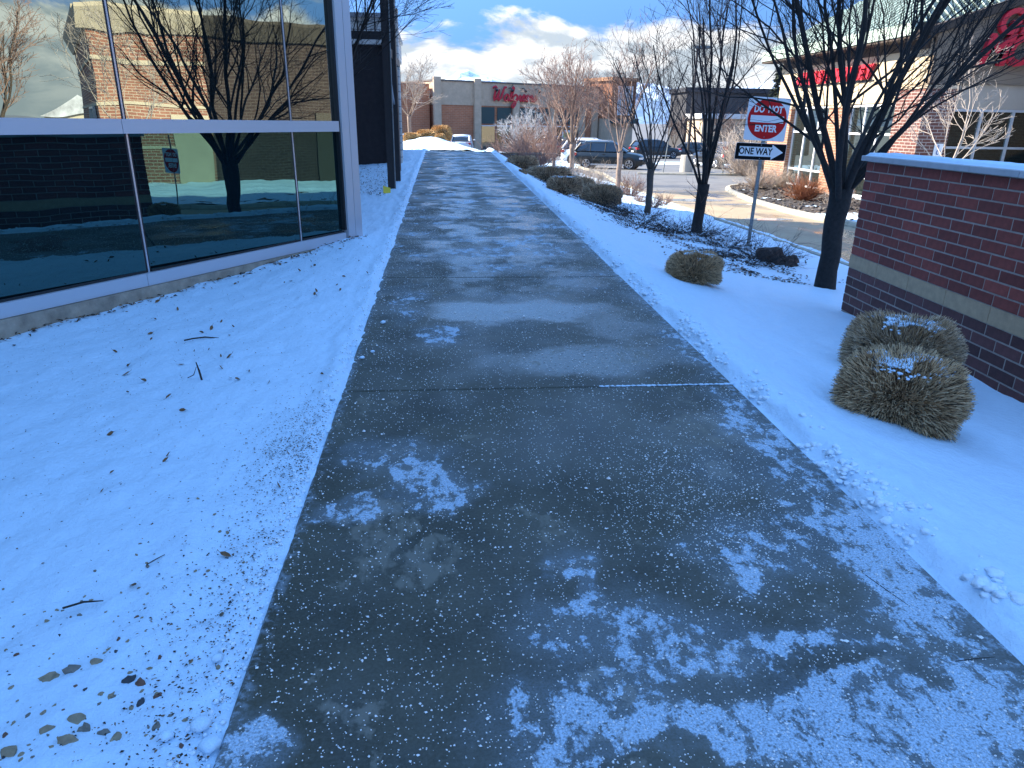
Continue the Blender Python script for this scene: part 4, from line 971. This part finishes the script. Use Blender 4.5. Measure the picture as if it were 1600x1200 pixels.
# ================================================================ CLIPPED GRASS MOUNDS
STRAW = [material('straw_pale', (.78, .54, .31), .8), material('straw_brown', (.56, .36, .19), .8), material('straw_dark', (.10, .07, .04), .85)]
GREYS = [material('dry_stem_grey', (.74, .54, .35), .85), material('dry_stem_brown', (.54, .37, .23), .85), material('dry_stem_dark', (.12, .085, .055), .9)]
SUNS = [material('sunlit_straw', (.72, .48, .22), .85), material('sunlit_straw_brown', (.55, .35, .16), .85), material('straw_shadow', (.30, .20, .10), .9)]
def mound(label, x, y, rx, ry, h, rz, n, mats, seed, bl=.16, bw_=.0035, cat='ornamental grass', group=None, snow=0., name='clipped_grass_mound', fuzz=.16, p=3.8, dz=0., zabs=None):
    g_ = np.random.default_rng(seed); z0 = terr(x, y)+.03+dz if zabs is None else zabs
    T = thing(name, label, cat, (x, y, z0), rz, group)
    th = g_.uniform(0, 2*pi, n); u = g_.uniform(-.62, 1, n); ph = np.arcsin(np.clip(u, -1, 1))
    d = np.stack([np.cos(th)*np.cos(ph), np.sin(th)*np.cos(ph), np.sin(ph)], 1)
    k = (np.abs(d[:, 0])**p+np.abs(d[:, 1])**p+np.abs(d[:, 2])**p)**(-1/p)       # rounded box
    R3 = np.array([rx, ry, h*.56]); cz = np.array([0, 0, h*.44]); lump = 1+.07*np.sin(3*th+seed)+.05*np.sin(5*th+2*ph*3+seed)
    s = d*(k*lump)[:, None]*R3
    root = s*g_.uniform(.70, .92, n)[:, None]+cz+np.array([0, 0, -.03]); s = s+cz
    nd = d/R3; nd /= np.linalg.norm(nd, axis=1)[:, None]
    dr = nd*.95+np.array([0, 0, .28])+g_.normal(0, .42, (n, 3)); dr /= np.linalg.norm(dr, axis=1)[:, None]
    tip = s+dr*(bl*fuzz*g_.uniform(.1, 1.5, n))[:, None]
    mid = (root+tip)/2+g_.normal(0, .006, (n, 3))+np.array([0, 0, .012])
    side = np.cross(dr, g_.normal(0, 1, (n, 3))); side /= np.linalg.norm(side, axis=1)[:, None]; side *= bw_/2
    V = np.stack([root-side, root+side, mid+side, mid-side, tip+side*.6, tip-side*.6], 1).reshape(-1, 3)
    b = np.arange(n)[:, None]*6; F = np.concatenate([b+[0, 1, 2, 3], b+[3, 2, 4, 5]], 0)
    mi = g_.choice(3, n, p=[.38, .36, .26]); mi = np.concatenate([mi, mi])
    link('blades', fast_mesh('blades', V, F, mats, mi), T, kind='stuff')
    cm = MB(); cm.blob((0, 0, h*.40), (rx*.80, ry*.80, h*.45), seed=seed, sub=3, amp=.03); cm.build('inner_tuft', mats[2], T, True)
    if snow:
        sb_ = MB(); rd = random.Random(seed)
        for i in range(int(950*snow)):
            a = rd.uniform(0, 2*pi); q = math.sqrt(rd.random())*(.72 if rd.random() < .8 else .95); px, py = rx*q*cos(a), ry*q*sin(a)
            if mnoise.noise(Vector((px*6+seed, py*6, 1.))) < -.12+.25*(1-snow/1.9): continue
            zz = h*.44+h*.56*(1-.9*q**p)**(1/p)*1.0+.014
            w_ = rd.uniform(.004, .015)*min(1, rx/.35); sb_.blob((px, py, zz), (w_*1.1, w_*.95, w_*.75), seed=i, sub=1, amp=.35)
        sb_.build('snow_cap', SNOW, T, True, kind='stuff')
    return T
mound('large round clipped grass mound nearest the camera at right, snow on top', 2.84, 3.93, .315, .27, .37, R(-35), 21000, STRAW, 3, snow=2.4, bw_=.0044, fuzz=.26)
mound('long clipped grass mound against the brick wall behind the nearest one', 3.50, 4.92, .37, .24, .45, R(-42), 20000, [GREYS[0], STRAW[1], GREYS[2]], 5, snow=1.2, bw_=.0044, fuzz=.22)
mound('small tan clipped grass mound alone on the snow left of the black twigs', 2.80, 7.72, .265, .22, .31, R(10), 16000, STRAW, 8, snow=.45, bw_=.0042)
mound('dark clipped hedge mound farthest up the walk', 2.45, 22.6, .46, .34, .38, 0, 4500, GREYS, 12, bw_=.012)
mound('clipped hedge mound second farthest up the walk', 2.95, 20.6, .60, .34, .41, R(-15), 6000, GREYS, 13, bw_=.011, snow=.3)
mound('blocky clipped hedge mound with snow on top nearest the walk', 2.82, 17.0, .40, .32, .39, R(-10), 6000, GREYS, 14, bw_=.010, snow=.9)
mound('narrow clipped hedge mound between two longer ones', 3.65, 19.6, .42, .3, .42, R(-40), 4000, GREYS, 15, bw_=.011)
mound('long blocky clipped hedge ending in front of the sunlit snow', 3.9, 17.75, .50, .30, .45, R(-40), 7500, GREYS, 16, bw_=.010)
mound('tiny brown clump of grass beside the walk hedges', 2.08, 19.2, .10, .08, .10, 0, 500, GREYS, 17, bw_=.01)
mound('sunlit yellow clipped bush left of the others behind the snow bank', -1.45, 36.6, .42, .4, .42, 0, 2600, SUNS, 21, bw_=.02, name='clipped_bush', cat='bush', zabs=.62)
mound('sunlit yellow clipped bush in the middle behind the snow bank', -.78, 37.2, .46, .4, .52, 0, 2600, SUNS, 22, bw_=.02, name='clipped_bush', cat='bush', zabs=.66)
mound('tallest sunlit yellow clipped bush behind the snow bank', -.02, 38.2, .50, .45, .72, 0, 3000, SUNS, 23, bw_=.02, name='clipped_bush', cat='bush', zabs=.66)
mound('small sunlit yellow clipped bush in front of the tallest', -.10, 36.3, .24, .22, .34, 0, 1400, SUNS, 24, bw_=.02, name='clipped_bush', cat='bush', zabs=.68)

# ================================================================ TWIGGY BUSHES
def bush(label, x, y, r, h, n, mat, seed, z=None, name='bare_bush', cat='bush', tw=.004, lv=3, flat=1.0, leaves=0, leafm=None, group=None):
    rd = random.Random(seed); z = terr(x, y)+.02 if z is None else z
    T = thing(name, label, cat, (x, y, z), 0, group); mb = MB()
    def g(p, d, L, q, l):
        pts = [p]; 
        for i in range(3):
            d = (d+Vector((rd.gauss(0, .18), rd.gauss(0, .18), rd.gauss(0, .14)+.05*flat))).normalized(); pts.append(pts[-1]+d*L/3)
        mb.tube(pts, [q, q*.8, q*.6, q*.35], 3, cap=False)
        if l < lv:
            for _ in range(3 if l == 1 else 3):
                i = rd.choice((1, 2, 2, 3)); a = rd.uniform(0, 2*pi)
                nd = (d+Vector((cos(a), sin(a), rd.uniform(-.2, .5)*flat))*.75).normalized(); g(pts[i], nd, L*rd.uniform(.4, .7), q*.62, l+1)
    for i in range(n):
        a = rd.uniform(0, 2*pi); e = rd.uniform(.12, 1.25) if flat >= .6 else rd.uniform(.05, .6)
        d = Vector((cos(a)*cos(e), sin(a)*cos(e), sin(e)*flat+.05)).normalized()
        g(Vector((cos(a)*r*.25*rd.random(), sin(a)*r*.25*rd.random(), 0)), d, (r*cos(e)+h*sin(e))*rd.uniform(.45, .75), tw, 1)
    mb.build('stems', mat, T)
    if leaves:
        lb = MB()
        for i in range(leaves):
            a = rd.uniform(0, 2*pi); q = r*math.sqrt(rd.random())*1.05; c = Vector((q*cos(a), q*sin(a), rd.uniform(0, h*.55)*(1-q/r*.6))); s_ = rd.uniform(.012, .028)
            u = Vector((rd.gauss(0, 1), rd.gauss(0, 1), rd.gauss(0, .5))).normalized(); v = u.cross(Vector((rd.gauss(0, 1), rd.gauss(0, 1), rd.gauss(0, 1)))).normalized()
            lb.add([c-u*s_, c+v*s_*.6, c+u*s_, c-v*s_*.6+Vector((0, 0, s_*.4))], [(0, 1, 2, 3)])
        lb.build('dead_leaves', leafm or LEAF_D, T, kind='stuff')
    return T
LEAF_D = material('dark_dead_leaf', (.035, .022, .016), .8, var=.5, vscale=8); LEAF_B = material('brown_dead_leaf', (.17, .085, .035), .7, var=.5, vscale=15)
TW_K = material('black_twigs', (.022, .019, .018), .9); TW_B = material('brown_twigs', (.09, .06, .045), .9)
jl = ['spreading black-twigged shrub at the foot of the sign post', 'low black-twigged shrub left of the slender dark tree', 'dark twiggy shrub around the foot of the slender dark tree',
      'black-twigged shrub between the slender tree and the sign post', 'dark trailing shrub right of the small tan mound', 'low dark twigs at the foot of the thin dark tree',
      'sparse dark shrub before the blocky hedge', 'sparse brown-leaved shrub nearest the walk', 'thin dark twigs on the snow between the two middle trees', 'low dark shrub spreading in front of the long hedge', 'dark twigs trailing in front of the sign post']
jp = [(5.35, 11.5, .75, .42, 46), (4.55, 13.9, .7, .34, 40), (5.0, 14.0, .8, .45, 50), (5.15, 12.7, .8, .42, 46), (4.55, 10.6, .55, .26, 26), (4.7, 16.6, .7, .28, 30), (3.3, 15.0, .6, .20, 22), (3.35, 12.7, .55, .22, 22), (3.9, 14.2, .7, .24, 26), (3.9, 16.0, .65, .24, 26), (4.95, 10.9, .6, .34, 36)]
for i, (lb, (x, y, r_, h_, n)) in enumerate(zip(jl, jp)):
    bush(lb, x, y, r_, h_, n, TW_K, 200+i, cat='shrub', name='trailing_shrub', tw=.0045, flat=.5, leaves=150, leafm=LEAF_D)
bk = [('pale sunlit twiggy bush right of the dense pink tree', 5.9, 28.2, .75, .72, 120, TWIG_L), ('pale sunlit twiggy bush left of the sunlit pinkish trunk', 5.3, 29.4, .6, .7, 90, TWIG_L), ('round sunlit twiggy bush right of the sunlit pinkish trunk', 6.55, 25.2, .52, .66, 110, TWIG_P),
      ('little sunlit brown bush on bright snow left of the thin dark tree', 6.2, 22.6, .26, .28, 40, TWIG_P), ('little sunlit brown bush on bright snow right of the thin dark tree', 6.15, 20.9, .34, .34, 50, TWIG_P), ('small pinkish bush by the kerb right of the thin dark tree', 6.9, 22.3, .25, .3, 30, TWIG_P),
      ('sunlit tan bush behind the hedge mounds', 4.3, 26.4, .6, .5, 90, TWIG_L)]
for i, (lb, x, y, r_, h_, n, mt) in enumerate(bk): bush(lb, x, y, r_, h_, n, mt, 300+i, tw=.007)
bush('tall thicket of pinkish bare stems where the walk ends', 3.4, 27.4, 1.1, 1.45, 90, TWIG_P, 320, tw=.010)
bush('wide thicket of pale bare stems beyond the end of the walk', 4.2, 33.0, 1.6, 1.5, 110, TWIG_P, 321, tw=.012, z=-.15)
bush('brown thicket of bare stems left of the frosty tree', 3.3, 38.5, 1.3, 1.5, 80, TWIG_P, 322, tw=.013, z=-.6)
bush('large tan bush beyond the lane behind the sign plate', 17.6, 41.6, 1.5, 3.0, 190, TWIG_L, 323, tw=.018, z=-1.1)
bush('rounded tan bush left end of the shop island', 13.2, 29.8, .75, .75, 120, TWIG_L, 324, tw=.010, z=-.86)
bush('pale tuft before the brick pier on the shop island', 14.5, 30.6, .6, .7, 90, TWIG_L, 325, tw=.010, z=-.86)
RUST = material('rusty_foliage', (.26, .10, .045), .85, var=.3, vscale=6)
bush('rust-red bush in the middle of the shop island', 12.5, 24.4, .62, .66, 150, RUST, 326, tw=.010, z=-.80)
bush('smaller rust-red bush right of the first on the shop island', 13.3, 23.6, .42, .42, 80, RUST, 327, tw=.010, z=-.76)
bush('brown twiggy bush near the island kerb behind the dark trunk', 12.2, 21.6, .42, .42, 70, TWIG_L, 328, tw=.008, z=-.72)
bush('rounded green-brown shrub mirrored in the low pane', 9.7+2.1, 17.2, .5, .6, 90, material('green_brown', (.07, .075, .04), .9), 329, tw=.009, z=-.7)

# dead twigs and leaves caught round the trunks and on the snow
def flakes(name, pts, mats, kind='stuff', smin=.01, smax=.026, seed=1, zf=terr, dz=.045):
    rd = random.Random(seed); V = []; F = []; mi = []
    for x, y in pts:
        z = zf(x, y)+dz+rd.uniform(-.008, .012); a = rd.uniform(0, 2*pi); s_ = rd.uniform(smin, smax); ti = rd.gauss(0, .35); b = len(V)
        ca, sa = cos(a), sin(a); w_ = s_*rd.uniform(.35, .7)
        V += [(x-ca*s_, y-sa*s_, z), (x+sa*w_, y-ca*w_, z+s_*abs(ti)), (x+ca*s_, y+sa*s_, z+s_*ti*.6), (x-sa*w_, y+ca*w_, z+s_*.3)]
        F.append((b, b+1, b+2, b+3)); mi.append(rd.randrange(len(mats)))
    return link(name, fast_mesh(name, V, F, mats, mi), kind=kind)
for nm in ('brick', ): pass
P = []; rd = random.Random(9)
for _ in range(14000):
    y = rd.uniform(9.2, 21.5); c = float(np.interp(y, [9.2, 10.5, 13, 16, 21.5], [4.5, 4.6, 4.45, 3.9, 3.0])); x = c+rd.gauss(0, .55)
    if x < 2.35 or x > 6.4: continue
    if mnoise.noise(Vector((x*1.6, y*1.2, 3.))) + .35*mnoise.noise(Vector((x*5, y*5, 3.))) < rd.uniform(-.1, .3): continue
    P.append((x, y))
flakes('leaf_litter', P, [LEAF_D, LEAF_D, TW_K, LEAF_B], smin=.012, smax=.035, seed=4)['label'] = 'dark dead leaves and twig bits lying over the snow of the planting strip'
P = []
for _ in range(1300):
    x, y = rd.uniform(-3.2, -1.1), 14+abs(rd.gauss(0, 4)); 
    if y < 22.2: P.append((x, y))
lz = lambda x, y: zs(y)-.03*sm((-.9-x)/2.5)
flakes('leaf_litter', P, [LEAF_D], smin=.012, smax=.03, seed=5, zf=lz, dz=.03)['label'] = 'dark leaves on the snow before the annex wall'
P = []
for _ in range(3200):                                   # soil crumbs along the left edge
    y = rd.choice([rd.uniform(1.45, 2.6), rd.gauss(3.35, .45), rd.gauss(3.35, .3), rd.uniform(1.4, 4)]); x = -.66-abs(rd.gauss(0, .17))
    P.append((x, y))
for _ in range(2600):
    x, y = rd.uniform(-3.2, -.7), rd.uniform(1.4, 9.5)
    if x > -1.13-(9.65-y)*.5: P.append((x, y))
flakes('soil_crumbs', P, [LEAF_D, TW_K, LEAF_B], smin=.002, smax=.007, seed=6, zf=leftg, dz=.004)
P = []
for _ in range(420):                                    # leaves drifted against the plinth
    s_ = rd.uniform(0, 6.5); o_ = abs(rd.gauss(0, .07))+.075; q = GC+Vector((-sin(GA)*s_+cos(GA)*o_, -cos(GA)*s_-sin(GA)*o_, 0)); P.append((q.x, q.y))
flakes('drifted_leaves', P, [LEAF_B, LEAF_D], smin=.010, smax=.028, seed=7, zf=leftg, dz=.010)
# single leaves standing on the snow
def leafmesh(seed):
    rd = random.Random(seed); mm = MB(); s_ = .030; c = rd.uniform(.2, .7)
    L = [(-s_, 0, 0), (-s_*.4, s_*.42, c*s_*.5), (s_*.35, s_*.38, c*s_*.6), (s_, 0, .3*s_), (s_*.35, -s_*.38, c*s_*.55), (-s_*.4, -s_*.42, c*s_*.4), (0, 0, 0)]
    mm.add(L, [(0, 6, 1), (1, 6, 2), (2, 6, 3), (3, 6, 4), (4, 6, 5), (5, 6, 0)]); mm.tube([(-s_, 0, 0), (-s_*1.5, .004, .003)], .0012, 3); return mm.mesh('dead_leaf', LEAF_B)
lm = [leafmesh(i) for i in range(4)]
for i in range(64):
    while True:
        x, y = rd.uniform(-3.5, -.72), rd.uniform(2.2, 10.5)
        if x > -1.05-(9.65-y)*.50 and x > -.62*y*.9: break
    o = link('dead_leaf', lm[i % 4], None, (x, y, leftg(x, y)+.008)); o.rotation_euler = (rd.uniform(-1.1, 1.1), rd.uniform(-.9, .9), rd.uniform(0, 6)); k = rd.uniform(.35, 1.0); o.scale = (k, k, k)
    tag(o, 'curled brown leaf lying on the left snow', 'leaf', 'dead leaves scattered on the left snow')
# stones poking through the snow at lower left
ST = [material('stone_tan', (.30, .235, .15), .85, var=.3, vscale=20, bump=.4), material('stone_grey', (.19, .17, .14), .85, var=.3, vscale=20, bump=.4), material('stone_rust', (.15, .075, .05), .85, var=.3, vscale=20), material('stone_slate', (.045, .052, .06), .8, var=.3, vscale=20)]
smesh = []
for i in range(8):
    b = MB(); b.blob((0, 0, 0), (.024, .017, .016), seed=i+3, sub=2, amp=.32); smesh.append(b.mesh('stone', ST[(0, 1, 0, 3, 2, 0, 1, 0)[i]]))
sp_list = [(-1.22, 1.84, 1.5), (-1.16, 1.86, 1.7), (-1.10, 1.88, 1.3), (-.97, 1.80, 1.4), (-.93, 1.78, 1.2), (-1.06, 1.66, 1.5), (-1.02, 1.62, 1.3), (-1.12, 1.62, 1.2), (-1.04, 1.57, 1.6), (-.96, 1.60, 1.0), (-1.18, 1.55, 1.6), (-.90, 1.70, 1.0), (-.86, 1.72, .9), (-.92, 1.58, 1.2), (-.82, 1.60, .9), (-1.0, 1.74, .8)]
for i in range(220):
    x, y = rd.uniform(-1.7, -.72), 1.45+abs(rd.gauss(0, .55)); 
    sp_list.append((x, y, rd.uniform(.15, .6)))
for i, (x, y, k) in enumerate(sp_list):
    k *= .70
    o = link('stone', smesh[i % 8], None, (x, y, leftg(x, y)-.004*k)); o.rotation_euler = (rd.uniform(-.3, .3), rd.uniform(-.3, .3), rd.uniform(0, 6)); o.scale = (k, k, k)
    tag(o, 'small flat stone poking through thin snow at lower left', 'stone', 'stones poking through the left snow')
# twigs
def twig(label, pts, r_=.004, name='fallen_twig'):
    mm = MB(); mm.tube(pts, [r_]*(len(pts)-1)+[r_*.5], 5); o = mm.build(name, TW_K, None, kind=None); return tag(o, label, 'twig')
z_ = leftg(-1.58, 4.44)
twig('short dark stick standing upright in the left snow', [(-1.545, 4.40, z_-.02), (-1.56, 4.41, z_+.06), (-1.575, 4.42, z_+.115)], .0065, 'upright_stick')
twig('thin twig leaning on the upright stick', [(-1.64, 4.42, z_+.01), (-1.60, 4.42, z_+.03), (-1.575, 4.415, z_+.085)], .0028)
z_ = leftg(-1.8, 5.3); twig('dark curved twig lying flat on the left snow near the window', [(-1.94, 5.27, z_+.004), (-1.88, 5.29, z_+.012), (-1.8, 5.31, z_+.016), (-1.70, 5.31, z_+.008)], .006)
z_ = leftg(-1.22, 2.35); twig('reddish bent twig near the left edge of the frame', [(-1.32, 2.14, z_+.005), (-1.26, 2.16, z_+.012), (-1.20, 2.17, z_+.006)], .004)
z_ = leftg(-1.1, 2.4); twig('little bent twig on the snow above the stones', [(-1.13, 2.37, z_+.004), (-1.10, 2.395, z_+.012), (-1.085, 2.43, z_+.006)], .0022)
twig('thin twig frozen on the icy walk at right', [(1.58, 2.16, zs(2.1)+.002), (1.61, 2.06, zs(2)+.003), (1.64, 1.97, zs(1.9)+.002)], .0014)
twig('thin stem poking from the slab joint edge at lower right', [(1.62, 1.70, zs(1.7)+.002), (1.70, 1.705, zs(1.7)+.004), (1.76, 1.705, zs(1.7)+.005)], .0014)
# snow balls and lumps
sm_ = []
for i in range(5): b = MB(); b.blob((0, 0, 0), (.02, .018, .015), seed=40+i, sub=2, amp=.16); sm_.append(b.mesh('snow_lump', SNOW, True))
big = [(-.70, 1.60, 1.4), (-.665, 1.55, 1.5), (-.78, 1.56, 1.0), (-.73, 1.86, .9), (-.58, 4.75, .9), (-.52, 4.88, .8), (-.5, 5.6, 1.1), (-.68, 4.0, .8)]
for i, (x, y, k) in enumerate(big):
    o = link('snowball', sm_[i % 5], None, (x, y, (leftg(x, y) if x < -.62 else zs(y))+.012*k)); o.scale = (k, k, k*.9)
    tag(o, 'round lump of snow on the left edge of the walk', 'snow lump', 'snow lumps along the left edge of the walk')
lump = MB(); rr_ = random.Random(33)
for i in range(1500):
    y = 1.2+12*rr_.random()**1.5; x = 1.83+.02+abs(rr_.gauss(0, .075))+.04*mnoise.noise(Vector((y*3, 0, 0))); k = (.005+.015*rr_.random()**2.)*(1.35 if y < 2.1 else 1)
    if mnoise.noise(Vector((y*2.6, x*3, 4.))) < -.08: continue
    lump.blob((x, y, strip(x, y)+k*.1), (k*1.3, k*1.1, k*.7), seed=i % 50, sub=2 if y < 4 else 1, amp=.3)
for i in range(1500):
    y = 1.35+16*rr_.random()**1.5; x = -.645-abs(rr_.gauss(0, .05)); k = .002+.010*rr_.random()**2; lump.blob((x, y, leftg(x, y)+k*.2), (k, k, k*.8), seed=i % 50, sub=1)
lump.build('snow_crumbs', snow_material('loose_snow', (.80, .90, .98)), smooth=True, kind='stuff')
# lava boulder by the sign
bo = MB(); bo.blob((0, 0, .02), (.26, .20, .20), seed=4, sub=3, amp=.35); bo.blob((.22, -.14, .0), (.18, .12, .11), seed=9, sub=3, amp=.35)
o = bo.build('boulder', material('brown_rock', (.075, .048, .04), .95, var=.5, vscale=14, bump=1., bscale=30), loc=(5.42, 11.35, terr(5.42, 11.35)+.04)); tag(o, 'rough brown boulder in the snow right of the sign post foot', 'boulder')
# island rocks
V = MB()
for i in range(1500):
    y = rd.uniform(17, 34); r0_ = float(np.interp(y, [p[1] for p in ISL], [p[0] for p in ISL])); x = rd.uniform(r0_+.2, 15.4); k = rd.uniform(.03, .075)
    V.blob((x, y, bed(x, y)+k*.2), (k, k*.8, k*.6), seed=i % 40, sub=1, amp=.4, m=i % 3)
V.build('mulch_rocks', [material('rock_dark', (.05, .04, .035), .9), material('rock_brown', (.10, .075, .055), .9), material('rock_grey', (.16, .14, .12), .9)], kind='stuff')
# puddles on the lane (thin ice / water)
ICE = material('puddle_ice', (.28, .33, .38), .08)
for i, (x, y, a, b, lb) in enumerate([(9.2, 19.7, .75, .30, 'bright frozen puddle on the lane right of the sign post'), (9.0, 25.6, 1.3, .55, 'long bright puddle on the lane behind the slender dark tree'), (10.0, 24.0, .6, .2, 'small puddle on the lane nearer the island')]):
    mm = MB(); mm.add([(a*(1+.22*mnoise.noise(Vector((cos(t_)*1.5, sin(t_)*1.5, i))))*cos(t_), b*(1+.35*mnoise.noise(Vector((cos(t_)*2, sin(t_)*2, i+9))))*sin(t_), 0) for t_ in [k*2*pi/28 for k in range(28)]], [tuple(range(28))])
    o = mm.build('puddle', ICE, loc=(x, y, road(y)+.009)); o.rotation_euler = (R(-.745), 0, 0); tag(o, lb, 'puddle')
# ================================================================ SALT on the walk
g_ = np.random.default_rng(5); n = 28000
u = g_.random(n); sy = 1.25+11.5*u**1.55; sx2 = g_.uniform(XL+.02, XR-.05, n)
extra = 1800; sy = np.concatenate([sy, g_.normal(2.75, .35, extra)]); sx2 = np.concatenate([sx2, g_.normal(1.15, .25, extra)])
ok = (sx2 > XL+.01) & (sx2 < XR-.02) & (sy > 1.2); sx2 = sx2[ok]; sy = sy[ok]; n = len(sy)
k = np.exp(g_.normal(math.log(.0021), .38, n))*(1+.03*sy)
O = np.array([[1, 0, 0], [-1, 0, 0], [0, 1, 0], [0, -1, 0], [0, 0, 1], [0, 0, -.6]], float)
FO = np.array([[0, 2, 4], [2, 1, 4], [1, 3, 4], [3, 0, 4], [2, 0, 5], [1, 2, 5], [3, 1, 5], [0, 3, 5]])
an_ = g_.uniform(0, 2*pi, n); J = O[None]*(1+g_.normal(0, .25, (n, 6, 1)))
V = np.empty((n, 6, 3)); V[:, :, 0] = J[:, :, 0]*np.cos(an_)[:, None]-J[:, :, 1]*np.sin(an_)[:, None]; V[:, :, 1] = J[:, :, 0]*np.sin(an_)[:, None]+J[:, :, 1]*np.cos(an_)[:, None]; V[:, :, 2] = J[:, :, 2]*.8
V *= k[:, None, None]; V[:, :, 0] += sx2[:, None]; V[:, :, 1] += sy[:, None]; V[:, :, 2] += (.019*sy+k*.45)[:, None]
F = (FO[None]+6*np.arange(n)[:, None, None]).reshape(-1, 3)
link('salt_grains', fast_mesh('salt_grains', V.reshape(-1, 3), F, [material('salt', (.88, .86, .84), .5)]), kind='stuff')
